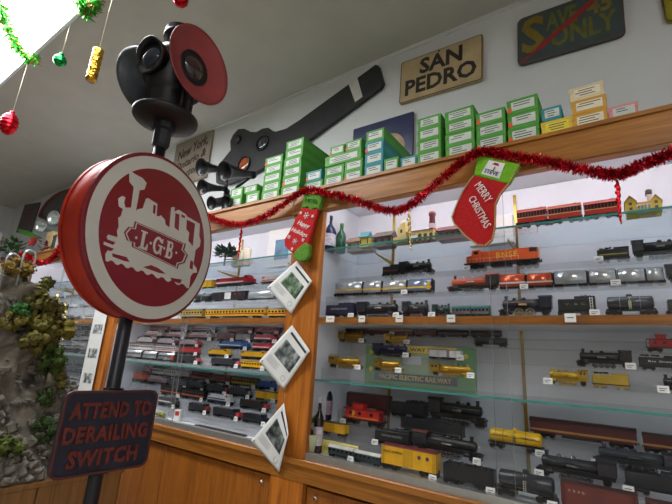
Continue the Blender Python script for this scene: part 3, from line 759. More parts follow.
T('steam', 659, 710, 18, 'R2a', 'small black engine cut by the right edge below the long tender', BK, short='small black engine at the right edge', s=-1, card=-1)
# bottom of the cabinet
T('boxcar', 346, 389, 17, 'R3c', 'dark maroon boxcar behind the red caboose', (78,32,36), False, roof=(60,26,30))
T('tender', 390, 426, 17, 'R3c', 'black tender beside the maroon boxcar on the back step', BK, False)
T('steam', 427, 487, 25, 'R3c', 'large black steam engine on the back step of the cabinet bottom', BK, False, s=1, drivers=5)
T('coach', 528, 640, 19, 'R3c', 'long burgundy electric coach with a gold stripe', (94,34,38), False, c2=(196,140,70), roof=(70,30,34), win=False, axles=3)
T('coach', 641, 740, 19, 'R3c', 'second burgundy coach with a gold stripe cut by the right edge', (94,34,38), False, c2=(196,140,70), roof=(70,30,34), win=False, axles=3)
T('caboose', 342, 384, 20, 'R3b', 'bright red caboose with a yellow cross emblem', (206,36,34), short='red caboose', emblem=(240,200,50), card=-1)
T('tender', 399, 464, 18, 'R3b', 'long black tender with a row of white dots', BK, short='tender with white dots', dots=True, card=-1)
T('tank', 487, 544, 19, 'R3b', 'yellow tank car on black trucks in the lower right cabinet', (238,186,30), short='yellow tank car', ladder=(40,40,40), text='UNION TANK', band=(170,130,30))
T('steam', 590, 690, 22, 'R3b', 'dark grey blue steam engine in front of the burgundy coaches', (52,58,66), short='dark grey blue engine', s=-1, drivers=5, rod=(110,110,110), card=-1)
T('boxcar', 320, 345, 12, 'R3a', 'small yellow boxcar with a brown roof at the lower left', (222,170,40), False, roof=(96,56,36))
T('tender', 374, 411, 17, 'R3a', 'black lettered tender beneath the red caboose', BK, short='black tender under the red caboose', text='UNION PACIFIC', tc=(170,170,160), card=-1)
T('steam', 411, 483, 22, 'R3a', 'long black steam engine with a brown pilot above the yellow boxcar', BK, short='black engine with a brown pilot', s=1, drivers=6, red=(92,52,44))
T('steam', 534, 620, 25, 'R3a', 'large dark steam engine with silver pipes at the lower right', (38,40,44), short='dark engine with silver pipes', s=-1, drivers=5, trim=(120,122,126), card=-1)
T('tender', 623, 700, 24, 'R3a', 'large black tender behind the engine with silver pipes', BK2, short='large black tender at the lower right', s=-1, card=-1)
T('coach', 327, 353, 11, 'R3f', 'dark coach with a ribbed white roof on the cabinet floor', (40,54,56), short='white roofed coaches', roof=(206,206,200))
T('coach', 353, 380, 11, 'R3f', 'second white roofed coach next to the large yellow boxcar', (40,54,56), False, roof=(206,206,200))
T('boxcar', 381, 438, 24, 'R3f', 'large yellow boxcar with maroon roof on the cabinet floor', (232,176,30), short='large yellow boxcar', roof=(104,40,36), text='FRUIT EXPRESS', emblem=(60,60,90))
T('gondola', 443, 495, 23, 'R3f', 'black hopper car filled with coal on the cabinet floor', BK, short='black hopper car', load=(24,24,26), hopper=True)
T('tank', 496, 557, 27, 'R3f', 'black tank car on the cabinet floor', (44,46,52), short='black tank car', frame_c=(30,30,32))
T('boxcar', 560, 642, 27, 'R3f', 'maroon boxcar on the cabinet floor at the lower right', (110,42,36), False, text='C. B. & Q.', tc=(200,190,180))
T('boxcar', 645, 730, 27, 'R3f', 'maroon boxcar on the floor cut by the lower right corner', (104,40,36), False)
# top glass shelf: three red trolleys
T('trolley', 516, 547, 19, 'top', 'red trolley car nearest the stocking on the top glass shelf', (190,44,44), False)
T('trolley', 547, 582, 19, 'top', 'red trolley car in the middle of the three on glass', (196,48,44), False, roof=(206,100,66))
T('trolley', 583, 620, 19, 'top', 'red trolley car next to the yellow house', (200,50,48), False, roof=(206,90,70))

# ================================================================== trains in the left cabinet
WH = (214,208,206); DK = (42,44,50); YEL = (226,172,30)
T('diesel', 214, 254, 11, 'L1b', 'red diesel engine on the top step of the left cabinet', (192,30,40), False, text=None, c2=(228,226,220))
T('boxcar', 203, 212, 9, 'L1b', 'short yellow boxcar peeping out beside the round sign', YEL, False)
T('diesel', 260, 290, 10, 'L1b', 'orange and white diesel engine half behind the top hanging page', WH, False, c2=(230,96,50), roof=(226,96,50))
T('tank', 193, 210, 9, 'L1a', 'dark tank car beside the rim of the round sign', DK, False)
T('boxcar', 211, 246, 10, 'L1a', 'black red and white boxcar under the red diesel', (40,36,40), False, door=(220,220,220), roof=(40,36,40), emblem=(210,40,40))
T('coach', 247, 275, 10, 'L1a', 'silver streamlined coach pointing at the top hanging page', SIL, False, metal=.6, win=False)
T('coach', 180, 203, 11, 'L1s', 'grey and yellow coach at the rim of the round sign', (190,160,70), False, c2=(120,120,120))
T('coach', 204, 266, 12, 'L1s', 'long yellow lettered coach on the wooden shelf of the left cabinet', YEL, False, roof=(120,116,110), c2=(150,40,30), win=True)
T('coach', 267, 296, 12, 'L1s', 'second yellow coach, half behind the top hanging page', YEL, False, roof=(120,116,110), c2=(150,40,30))
LROW = [
 ('L2e', 'top', [('coach',148,167,'pinkish grey coach',(176,120,124),{}), ('diesel',169,188,'white and red diesel',WH,{'c2':(180,50,50)}), ('diesel',190,216,'silver and maroon diesel',(170,166,170),{'c2':(130,44,52)}), ('coach',226,253,'maroon coach',(96,34,44),{}), ('coach',254,279,'dark red coach',(120,34,44),{})]),
 ('L2d', 'second', [('diesel',143,162,'white and pink diesel',WH,{'c2':(196,70,70)}), ('diesel',165,185,'silver and red diesel',(186,184,186),{'c2':(176,46,46)}), ('diesel',187,212,'grey and crimson diesel',(160,150,154),{'c2':(160,40,50)}), ('boxcar',216,234,'brown boxcar',(92,50,48),{}), ('boxcar',235,250,'plain grey boxcar',(128,124,124),{}), ('diesel',252,277,'crimson diesel with a white stripe',(164,34,50),{'c2':(230,226,222)})]),
 ('L2c', 'middle', [('diesel',136,154,'white diesel with a maroon cab',WH,{'nose':(130,50,50)}), ('diesel',156,176,'silver diesel with a maroon nose',(176,172,176),{'nose':(130,44,50)}), ('diesel',178,199,'grey diesel with a red end',(166,150,150),{'nose':(180,50,46)}), ('diesel',217,248,'blue and white diesel',(44,92,150),{'c2':(210,220,226)}), ('diesel',251,274,'red and white diesel',(184,44,60),{'c2':(226,220,220)})]),
 ('L2b', 'fourth', [('coach',127,140,'short white coach',WH,{}), ('coach',140,153,'white coach with dark windows',WH,{}), ('coach',154,176,'white coach with a red band',WH,{'c2':(190,60,56)}), ('diesel',177,198,'bright red diesel',(186,42,44),{}), ('diesel',207,229,'yellow diesel',YEL,{'roof':(110,80,50)}), ('diesel',239,268,'long yellow diesel',YEL,{'roof':(96,76,50)})]),
 ('L2a', 'lowest', [('coach',124,141,'silver coach',SIL,{'metal':.5}), ('coach',142,156,'second silver coach',SIL,{'metal':.5}), ('coach',157,174,'silver coach with a red end',SIL,{'metal':.8,'nose':(190,50,44)}), ('diesel',177,198,'dark grey diesel with a pink nose',DK,{'nose':(214,90,100)}), ('diesel',209,239,'black diesel with a pink nose',(50,52,60),{'nose':(214,90,100)}), ('coach',240,265,'yellow coach',YEL,{'roof':(140,110,50)})]),
 ('L3d', 'top', [('diesel',138,151,'white diesel with a red cab',WH,{'nose':(186,56,50)}), ('coach',152,164,'grey white coach',(200,196,194),{}), ('coach',165,176,'cream white coach',(226,220,206),{}), ('diesel',177,191,'silver diesel with a dark red cab',(170,166,166),{'nose':(140,40,40)}), ('coach',191,210,'burgundy coach',(96,38,36),{'c2':(150,60,40)}), ('coach',210,230,'second burgundy coach',(100,38,36),{'c2':(150,60,40)}), ('coach',231,256,'olive and yellow coach',(120,104,46),{'c2':(206,170,50)}), ('diesel',257,274,'blue diesel',(40,86,160),{})]),
 ('L3c', 'second', [('diesel',129,145,'orange and red diesel',(206,86,50),{}), ('diesel',147,167,'grey and maroon diesel',(150,130,134),{'c2':(130,40,46)}), ('diesel',168,187,'dark blue grey diesel',(58,64,80),{}), ('diesel',188,204,'short charcoal diesel',DK,{}), ('diesel',205,227,'charcoal diesel with a dull red end',DK,{'nose':(140,50,50)}), ('diesel',228,250,'charcoal diesel with a grey end',(54,54,60),{'nose':(120,110,110)}), ('boxcar',255,275,'yellow boxcar',YEL,{})]),
 ('L3b', 'third', [('coach',160,181,'black coach with an orange stripe',(40,38,40),{'c2':(230,100,40)}), ('coach',181,204,'second black coach with an orange stripe',(40,38,40),{'c2':(230,100,40)}), ('diesel',206,231,'white and navy diesel',WH,{'under':(34,42,90),'c2':(40,50,110)}), ('diesel',238,267,'dark brown diesel with a red end',(58,50,50),{'nose':(190,60,60)})]),
 ('L3a', 'lowest', [('diesel',157,176,'black and white diesel',(60,62,66),{'c2':(220,220,220)}), ('diesel',187,207,'black diesel with a dark red end',(44,46,54),{'nose':(150,46,50)}), ('diesel',211,239,'black diesel with a bright red end',(40,42,50),{'nose':(206,60,60)}), ('diesel',241,266,'plain black diesel',(36,38,46),{})]),
]
rc = random.Random(11)
for tier, step, items in LROW:
    where = 'middle' if tier[1] == '2' else 'bottom'
    for (kind, a, b, desc, c, kw) in items:
        stp = {'top': 'top step', 'second': 'second step down', 'middle': 'third step down', 'fourth': 'fourth step down', 'third': 'third step down', 'lowest': 'lowest step'}[step]
        ph = 9 if tier[1] == '2' else 10
        T(kind, a, b, ph+(b-a > 24)*.6, tier, '%s, %s of the %s riser, left cabinet' % (desc, stp, where), c, short='%s, %s, %s' % (desc, stp.replace(' step', '').replace(' down', ''), where+' riser'), card=(b > 175 and b-a > 14), **dict({'s': 1} if kind == 'diesel' else {}, **kw))
# ------------------------------------------------------------------ far left cabinet, blurred behind the sign
for cab, (cx0, cx1) in enumerate(((-5.05, -3.5),)):
    for names in (['L1a', 'L1b'], ['L2a', 'L2b', 'L2c', 'L2d', 'L2e'], ['L3a', 'L3b', 'L3c', 'L3d']):
        base = {'1': ZF, '2': S3, '3': ZB}[names[0][1]]
        rr('F', cx0-.05, cx1+.05, base, names, MILKY, {'1': 'two step', '2': 'five step', '3': 'four step'}[names[0][1]]+' riser in the cabinet left of the photo strip')
    for tier in ('L1s', 'L1a', 'L1b', 'L2a', 'L2b', 'L2c', 'L2d', 'L2e', 'L3a', 'L3b', 'L3c', 'L3d'):
        Y, z = TIER[tier]
        for k in range(5):
            X = cx0+(cx1-cx0)*(k+.5)/5; L = .25; H = .045
            grey = rc.choice([(150,150,154), (96,98,104), (52,54,58), (188,188,190)])
            kind = rc.choice(['steam', 'coach'])
            t = thing(KIND[kind][1], (X, Y, z+.001), 'small grey model %s blurred behind the glass left of the photo strip' % {'steam': 'engine', 'coach': 'coach'}[kind], 'model train', 'grey trains in the far cabinet %s' % kind)
            KIND[kind][0](t, L, H, .034, grey, False)
do_cards()
def quadpts(pts, Y): return [aty(x, y, Y) for x, y in pts]
def pslab(pts, Y, th):                       # outline seen at pixel points, standing in the plane Y, th thick towards the wall
    return MB().slab(quadpts(pts, Y), (0, th, 0))
def rounded(w, h, r, n=4):
    P = []
    for cx, cy, a0 in ((w/2-r, h/2-r, 0), (-w/2+r, h/2-r, 90), (-w/2+r, -h/2+r, 180), (w/2-r, -h/2+r, 270)):
        for k in range(n+1):
            a = math.radians(a0+90*k/n); P.append((cx+r*math.cos(a), cy+r*math.sin(a)))
    return P
def top(name, mb, mat, label, cat, group=None, bevel=0, kind=None):
    vs = [V(v) for v in mb.v]; c = V((sum(v.x for v in vs)/len(vs), sum(v.y for v in vs)/len(vs), min(v.z for v in vs)))
    return tag(mb.build(name, mat, None, c, bevel), label, cat, group, kind)
def child(name, mb, mat, root, bevel=0):     # world-space mesh put under a root
    q = V(root.location); first = None
    for p in ([mb] if name in KEEP else mb.pieces()):
        o = p.build(name, mat, None, q, bevel); o.location = (0,0,0); o.parent = root; first = first or o
    return first
def sub(name, mb, mat, part):                # world-space mesh under a part whose root is at part.parent.location
    o = mb.build(name, mat, None, V(part.parent.location)); o.location = (0,0,0); o.parent = part
    return o
# ------------------------------------------------------------------ boxes on the cabinet tops
GRN = (86,164,62); TEAL = (52,150,160); CRM = (232,214,170); YLW = (236,206,70); TAN = (222,168,66); PNK = (226,150,150)
BZ = 2.2445
def train_box(x0, x1, y0, dp, z0, h, c, label, lab=(206,212,202), mark=None, rz=0):
    t = thing('train_box', ((x0+x1)/2, y0, z0), label, 'cardboard box', 'boxes of trains on top of the cabinets', rz)
    w = (x1-x0)/2
    MB().box(-w, w, 0, dp, 0, h*.97, c=.002).build('carton', M('carton_%d_%d' % (c[0], c[1]), c, .6, 0, .08, 12), t)
    MB().box(-w-.0012, w+.0012, -.0012, dp+.0012, h*.62, h-.0002, c=.001).build('lid', M('carton_lid_%d_%d' % (c[0], c[1]), tuple(int(v*.93) for v in c), .6, 0, .08, 12), t)
    l = MB().box(-w*.72, w*.80, -.0022, -.001, h*.2, h*.80).build('end_label', M('end_label_%d' % lab[2], lab, .6, 0, .05), t)
    p = MB(); rq = random.Random(int(x0*1e4)+int(z0*1e3))
    for k in range(2+rq.randint(0, 1)):
        a = -w*(.68-.3*rq.random()); b = w*(.1+.6*rq.random()); zz = h*(.68-.17*k)
        p.box(a, b, -.0026, -.002, zz-h*.03, zz+h*.03)
    p.build('print', M('print_grey', (70,82,80), .7), l)
    if mark: MB().box(-w*.98, -w*.7, -.0028, -.0012, h*.12, h*.42).build('sticker', M('orange_sticker', (236,92,50), .6), t)
    return t
def stack(p0, p1, py_top, n, cols, who, dp=.27, y0=1.592, z0=BZ, marks=(), lab=None, dx=None):
    x0, x1 = xat(p0, y0, z0+.05), xat(p1, y0, z0+.05)
    zt = aty((p0+p1)/2, py_top, y0).z; h = (zt-z0)/n
    words = {1: ['only'], 2: ['lower', 'upper'], 3: ['bottom', 'middle', 'top'], 4: ['bottom', 'second', 'third', 'top'], 5: ['bottom', 'second', 'third', 'fourth', 'top'], 6: ['bottom', 'second', 'third', 'fourth', 'fifth', 'top']}[n]
    for k in range(n):
        c = cols[k % len(cols)]; cn = {GRN: 'green', TEAL: 'teal blue', CRM: 'cream', TAN: 'golden tan', YLW: 'yellow', PNK: 'pink'}[c]
        j = (R.random()-.5)*.006
        lb = '%s train box, %s one %s' % (cn, words[k], who) if n > 1 else '%s train box %s' % (cn, who)
        train_box(x0+j, x1+j, y0+R.random()*.004, dp*(1-.12*R.random()), z0+k*h, h-.0004, c, lb, (238,226,200) if c in (CRM, TAN) else (236,218,70) if c == YLW else (206,212,202), k in marks)
    return z0+n*h
stack(229.5, 241.5, 188, 2, [GRN], 'in the pair beside the black horns')
z = stack(246, 259, 192, 1, [GRN], 'lying under the turned dark green box near the horns')
train_box(xat(243, 1.585, z+.03), xat(256, 1.585, z+.03), 1.594, .2, z+.0005, .05, GRN, 'green train box laid over its neighbours right of the black horns')
stack(261.5, 279, 157, 5, [GRN], 'of the five box stack left of the tallest stack', dp=.2, marks=(4,))
stack(281.5, 299, 141, 6, [GRN], 'of the tallest stack above the snowflake stocking', dp=.34, marks=(1,))
z = stack(304.5, 322, 181, 1, [GRN], 'under the teal blue one above the snowflake stocking')
train_box(xat(306, 1.592, z+.03), xat(321, 1.592, z+.03), 1.594, .12, z+.0005, .062, TEAL, 'small teal blue train box lying on a flat green one', mark=True)
z1 = stack(324, 343, 166, 2, [GRN], 'of the left pair carrying the wide crosswise box')
z2 = stack(344.5, 362, 160, 2, [GRN], 'of the right pair carrying the wide crosswise box', marks=(0,))
z = max(z1, z2)
train_box(xat(325, 1.592, z+.03), xat(361, 1.592, z+.03), 1.592, .17, z+.0005, .058, GRN, 'wide green train box lying crosswise on two pairs of boxes')
z += .059
train_box(xat(330, 1.594, z+.03), xat(344, 1.594, z+.03), 1.596, .1, z+.0005, .055, GRN, 'left small green train box on the wide crosswise box', mark=True)
train_box(xat(345.5, 1.594, z+.03), xat(361, 1.594, z+.03), 1.596, .1, z+.0005, .06, GRN, 'right small green train box on the wide crosswise box', mark=True)
stack(364, 382, 130, 4, [TEAL, TEAL, TEAL, GRN], 'of the mostly teal stack before the blue sign', dp=.36, marks=(2,))
stack(384, 398, 158, 1, [GRN], 'alone below the tan circle of the dark blue sign', dp=.1)
stack(400, 416, 156, 1, [TEAL], 'low and alone left of the San Pedro stacks', dp=.1)
stack(417.5, 441, 116, 4, [GRN], 'of the first four high stack right of the blue sign')
stack(445, 474, 108, 4, [GRN], 'of the second four high stack, above the red stocking', dp=.24)
stack(477, 506, 110, 3, [GRN], 'of the three high stack right of the red stocking', marks=(2,))
stack(508, 539, 97, 3, [GRN], 'of the last green stack beside the yellow box', marks=(0, 1, 2), dp=.24)
z = stack(540.5, 571, 119, 1, [YLW], 'carrying a small teal box at the end of the green ones')
train_box(xat(542, 1.592, z+.03), xat(561, 1.592, z+.03), 1.594, .18, z+.0005, .058, TEAL, 'small teal train box on the yellow box')
stack(572, 607, 84, 3, [TAN, TAN, CRM], 'of the golden stack at the right', dp=.2)
stack(609, 638, 104, 1, [PNK], 'with silver label at the right end of the row', dp=.2)

# ------------------------------------------------------------------ signs on the wall
WS = WY-.022
def wall_quad(px, w_extra=0):
    q = quadpts(px, WS); o = (q[0]+q[1]+q[2]+q[3])/4
    x = ((q[1]-q[0])+(q[2]-q[3]))/2; w = x.length; h = ((q[0]-q[3]).z+(q[1]-q[2]).z)/2
    return o, w, h, x.normalized()
def sign(px, name, c, label, r=.02, lines=(), tc=(30,28,26), rough=.6, bold=.03, edge=None, bump=.1):
    o, w, h, x = wall_quad(px); x.y = 0
    t = thing(name, o, label, 'wall sign', None); F0 = frame(V((0,0,0)), x, (0,0,1))
    MB().prism(rounded(w, h, r), -.018, 0, F0).build('plate', M(name+'_plate', c, rough, 0, .14, 9, bump=bump), t)
    if edge:
        m = MB(); P = rounded(w, h, r); P2 = rounded(w-.012, h-.012, r*.8); n = len(P)
        for i in range(n): m.add([(*P[i], .0), (*P[(i+1) % n], .0), (*P2[(i+1) % n], .002), (*P2[i], .002)], [(0,1,2,3)], False, F0)
        m.build('edge', M(name+'_edge', edge, .7), t)
    for (s, u, v, sz, wd, col) in lines:
        MB().text(s, F0 @ Matrix.Translation((u*w, v*h, .0012)), sz*h, .002, bold*sz*h, width=wd and wd*w).build('lettering', M('letter_%d_%d_%d' % col, col, .7, 0, .2, 20), t)
    return t, F0, w, h
t, F0, w, h = sign([(401,62.6),(482.3,34.3),(483,78.3),(399.5,104.8)], 'station_sign', (186,164,122), 'weathered tan metal sign reading San Pedro on the wall', .015,
     [('SAN', .02, .22, .48, .52, (46,38,34)), ('PEDRO', 0, -.2, .48, .86, (46,38,34))], edge=(90,72,50))
MB().cyl((.0, -.001, h*.46), (.0, .004, h*.46), .006).build('nail', BLACKM, t)
t, F0, w, h = sign([(516.3,20),(620,-16),(628,33.3),(518.7,66)], 'save_sign', (62,76,76), 'dark green metal sign with yellow letters and a red brush stroke', .03,
     [('S', -.34, .02, 1.0, .24, (124,106,30)), ('AVE', -.05, .2, .5, .3, (104,104,44)), ('45', .3, .22, .46, .22, (120,108,44)), ('ONLY', .13, -.17, .52, .6, (104,104,40))], edge=(96,60,48))
b = MB(); rq = random.Random(2); P = []
for k in range(13):
    u = -.44+.86*k/12; P.append((u*w, (-.46+.98*k/12+.015*rq.uniform(-1, 1)-(.045 if 2 < k < 10 else .02))*h))
for k in range(12, -1, -1):
    u = -.44+.86*k/12; P.append((u*w-.012, (-.46+.98*k/12+.015*rq.uniform(-1, 1)+(.05 if 2 < k < 10 else .015))*h))
b.prism(P, .0025, .0032, F0).build('red_stroke', M('red_brush', (150,34,30), .6, 0, .2, 20), t)
MB().cyl((-w*.36, -.001, h*.43), (-w*.36, .004, h*.43), .008).build('nail', M('chrome'), t)
t, F0, w, h = sign([(656,-27),(740,-58),(748,-4),(666.5,24)], 'yellow_sign', (150,136,20), 'yellow metal sign cut off by the top right corner', .03, edge=(70,64,20))
b = MB()
for v in (.16, -.22): b.prism([(-w*.36, v*h-.02), (w*.3, v*h-.02), (w*.3, v*h+.02), (-w*.36, v*h+.02)], .0005, .002, F0)
b.build('dark_bar', M('sign_bar', (50,46,16), .7), t)
t, F0, w, h = sign([(177.4,143.8),(213.7,130),(205.5,176),(168,190)], 'script_sign', (140,130,114), 'grey sign with New York in black script behind the black horns', .004)
for (s, u, v, sz, wd, c) in (('New York,', 0, .25, .3, .8, (42,38,38)), ('Ontario &', -.02, -.02, .24, .8, (70,44,40)), ('Western', -.05, -.28, .24, .7, (50,42,40))):
    MB().text(s, F0 @ Matrix.Translation((u*w, v*h, .0012)) @ Matrix.Rotation(math.radians(10), 4, 'Z'), sz*h, .002, .0015, .35, width=wd*w).build('lettering', M('script_%d' % c[0], c, .7), t)
t, F0, w, h = sign([(353,129),(414,111.7),(411,163),(351,178)], 'blue_sign', (34,42,84), 'dark blue square sign with a tan circle behind the boxes', .003, rough=.3)
MB().cyl((w*.14, .0, -h*.12), (w*.14, -.003, -h*.12), h*.30, n=32).build('tan_circle', M('tan_disc', (176,150,116), .6), t)
t, F0, w, h = sign([(23.8,206),(40,201),(30,233),(16.7,231)], 'dark_poster', (84,76,74), 'dark rectangular poster near the far left corner', .004)
b = MB()
for k in range(4): b.prism([(-w*.3, h*(.28-.17*k)-.012), (w*(.28-.05*k), h*(.28-.17*k)-.012), (w*(.28-.05*k), h*(.28-.17*k)+.012), (-w*.3, h*(.28-.17*k)+.012)], .0005, .002, F0)
b.build('red_print', M('poster_red', (120,60,54), .7), t)
# arched sign at far left
P = [(39.7,216),(43,208.5),(47.6,202),(54,196.5),(60,193),(66,191),(74,189),(82,191),(88,198),(88,212),(70,218),(52,224)]
t = thing('arched_sign', aty(60, 205, WS), 'dark arched sign with a red rim left of the round sign', 'wall sign')
child('plate', pslab(P, WS, .018), M('arch_plate', (86,82,80), .6), t)
cx = sum(p[0] for p in P)/len(P); cy = sum(p[1] for p in P)/len(P)
rim = MB(); q = [aty(x, y, WS-.006) for x, y in P]; rim.tube(q+[q[0]], .022, 6); child('rim', rim, M('arch_rim', (120,52,44), .5), t)

# ------------------------------------------------------------------ semaphore arm
ARM = [(375.5,64.5),(379,66),(383.5,82),(381,87),(340,117),(300,146),(283,153.5),(263,168),(244,178.5),(228,184),(216,183),(215.5,171.5),(219.6,163.6),(230.5,150),(230,141),(233,134.5),(238,129),(244,128.5),(250,131.5),(256,132),(262,128.5),(268,127.5),(273,131),(276,131.5),(286,128.5),(300,119.5),(348,84.5)]
t = thing('semaphore_arm', aty(290, 140, WS), 'long black railway semaphore arm with a white stripe on the wall', 'semaphore arm')
child('blade', pslab(ARM, WS-.012, .03), M('semaphore_black', (40,40,42), .5, .2, .2, 12), t, .003)
child('white_stripe', pslab([(348.5,84),(357,77.2),(362.5,96.5),(355,102)], WS-.0145, .004), M('semaphore_white', (206,204,196), .6), t)
for nm, (x, y, rr_, c) in {'amber_lens': (244,164.5,.062,(150,74,30)), 'dark_lens': (224.5,172,.06,(30,32,40)), 'upper_lens': (262.5,143,.058,(44,46,52))}.items():
    p = aty(x, y, WS-.014); m = MB(); m.lathe([(rr_, 0), (rr_*.9, .004), (rr_*.5, .009), (0.001, .011)], p, (0,-1,0), 24)
    lens = child('lens', m, M(nm, c, .08, 0, .15, 20, coat=.5), t); lens['label'] = nm.replace('_', ' ')
    g = MB(); g.lathe([(rr_*1.02, 0), (rr_*1.16, 0), (rr_*1.16, .012), (rr_*1.02, .012), (rr_*1.02, 0)], p, (0,-1,0), 24, capb=False, capt=False); child('lens_ring', g, M('semaphore_black'), t)
p = aty(238, 140, WS-.014); child('pivot_boss', MB().lathe([(.036, 0), (.036, .012), (.02, .018), (.001, .02)], p, (0,-1,0), 20), M('semaphore_black'), t)

# ------------------------------------------------------------------ black horns on the cabinet top
t = thing('train_horn', (xat(212, 1.68, 2.3), 1.68, BZ), 'cluster of black trumpet train horns on the cabinet beside the round sign', 'train horn')
o = V(t.location)
mf = MB(); mf.box(-.05, .05, .04, .16, 0, .015); mf.cyl((0, .1, .015), (0, .1, .26), .022)
mf.tube([(-.12, .1, .2), (.12, .1, .2)], .016, 8); mf.tube([(-.12, .1, .1), (.1, .1, .1)], .016, 8); mf.build('manifold', BLACKM, t)
HORN = M('horn_black', (30,30,33), .3, .4, .15, 20)
for (x, y, r, L) in ((201,167,.064,.22), (224,171,.070,.26), (202,187,.055,.2), (211,203,.046,.18), (226,202,.046,.18)):
    p = aty(x, y, 1.56)-o; dirn = V((.0, -.94, -.3)).normalized(); b = MB()
    pr = [(r*.3, -L), (r*.36, -L*.7), (r*.5, -L*.4), (r*.7, -L*.18), (r*.88, -.012), (r, 0), (r*.94, .002), (r*.72, -.014), (r*.42, -L*.13), (r*.22, -L*.4)]
    b.lathe(pr, p, dirn, 20); b.ball(p-dirn*L, r*.42, 10, 6); q = p-dirn*L
    b.tube([q, (q.x*.5, .1, q.z*.6+.06), (0, .1, .15)], .012, 6); b.build('horn', HORN, t)
# silver pair at far left
t = thing('silver_horns', (xat(40, 1.68, 2.3), 1.68, BZ), 'pair of silver horns on the far cabinet under the arched sign', 'train horn'); o = V(t.location)
m = MB(); m.box(-.1, .1, 0, .1, 0, .02); m.cyl((0, .06, .02), (0, .06, .26), .02); m.build('stand', BLACKM, t)
for (x, y) in ((40, 226), (53, 218)):
    p = aty(x, y, 1.62)-o; d = V((.35, -.9, -.1)).normalized(); L = .3; r = .085
    b = MB(); b.lathe([(r*.2, -L), (r*.35, -L*.5), (r*.7, -L*.1), (r, 0), (r*.93, .002), (r*.6, -L*.12), (r*.25, -L*.5)], p, d, 20); q = p-d*L
    b.tube([q, (0, .06, .2)], .012, 6); b.build('horn', M('silver_horn', (176,184,180), .3, .8), t)
# flowers, leaves and boxes on the far left cabinet
def leafy(name, p, n, size, c, label, cat, pot=None, blossom=None, spread=(.15,.1,.1), up=.1):
    t = thing(name, p, label, cat); rq = random.Random(int(abs(p[0]*1000)))
    m = MB()
    for k in range(n):
        a = rq.random()*2*PI; q = V((math.cos(a)*spread[0]*rq.random(), math.sin(a)*spread[1]*rq.random(), up+spread[2]*rq.uniform(-.6, 1)))
        d = V((math.cos(a), math.sin(a), rq.uniform(-.1, .8))).normalized()*size*rq.uniform(.7, 1.3); s = d.cross(V((0,0,1))).normalized()*size*.25; up_ = d.cross(s).normalized()*size*.1
        m.add([q, q+d*.5+s+up_, q+d, q+d*.5-s+up_], [(0,1,2,3)])
    m.tube([(0,0,0), (0,0,up)], .006, 5)
    m.build('leaves', M('leaf_%d_%d' % (c[0], c[1]), c, .6, 0, .3, 20), t)
    if blossom:
        m = MB()
        for k in range(9):
            a = 2*PI*k/9+rq.random(); q = V((math.cos(a)*spread[0]*.5, math.sin(a)*spread[1]*.3-.1, up+spread[2]*(.5+.5*rq.random())))
            for j in range(6):
                b = 2*PI*j/6; d = V((math.cos(b), -.4, math.sin(b)))*size*.9; s = V((-math.sin(b), 0, math.cos(b)))*size*.22
                m.add([q, q+d*.5+s, q+d, q+d*.5-s], [(0,1,2,3)])
        m.build('blossom', M('blossom_%d' % blossom[1], blossom, .6), t)
    if pot: MB().lathe([(.04, 0), (.055, .08), (.05, .08), (.036, .01)], (0,0,0), (0,0,1), 14).build('pot', M('pot_%d' % pot[0], pot, .6), t)
    return t
leafy('white_flowers', (xat(8, 1.68, 2.4), 1.68, 2.242), 60, .1, (60,104,44), 'white artificial flowers with green leaves on the farthest cabinet', 'flowers', (90,70,60), (226,224,216), (.22,.1,.1), .2)
t = top('green_garland_leaf', MB().slab([aty(x, y, 1.64) for x, y in ((17,228.5),(24,230),(37,237),(32,237.5),(20,233.5))], (0,.06,0)), M('bright_leaf', (70,150,34), .5), 'long bright green box lying on the farthest cabinet', 'box'); t.name = 'green_carton'
for (a, b, zt, c, l, dp) in ((43, 49, 233, (196,170,120), 'tan carton on the far cabinet behind the silver horns', .1), (50, 54, 236, (70,70,66), 'dark small carton on the far cabinet', .08), (54, 60, 232, (200,196,188), 'pale carton on the far cabinet next to the round sign', .1)):
    x0, x1 = xat(a, 1.66, 2.3), xat(b, 1.66, 2.3); z = aty((a+b)/2, zt, 1.66).z
    m = MB().box(x0, x1, 1.66, 1.66+dp, BZ, max(z, BZ+.05), c=.003); m.box(x0-.001, x1+.001, 1.658, 1.662+dp, max(z, BZ+.05)-.02, max(z, BZ+.05), c=.002)
    top('carton', m, M('carton_%d' % c[0], c, .7), l, 'cardboard box')
leafy('red_flowers', (xat(42, 1.6, 2.3)-.02, 1.63, 2.242), 30, .06, (120,40,44), 'small red and tan flowers on the far cabinet', 'flowers', None, (170,50,56), (.09,.05,.05), .07)

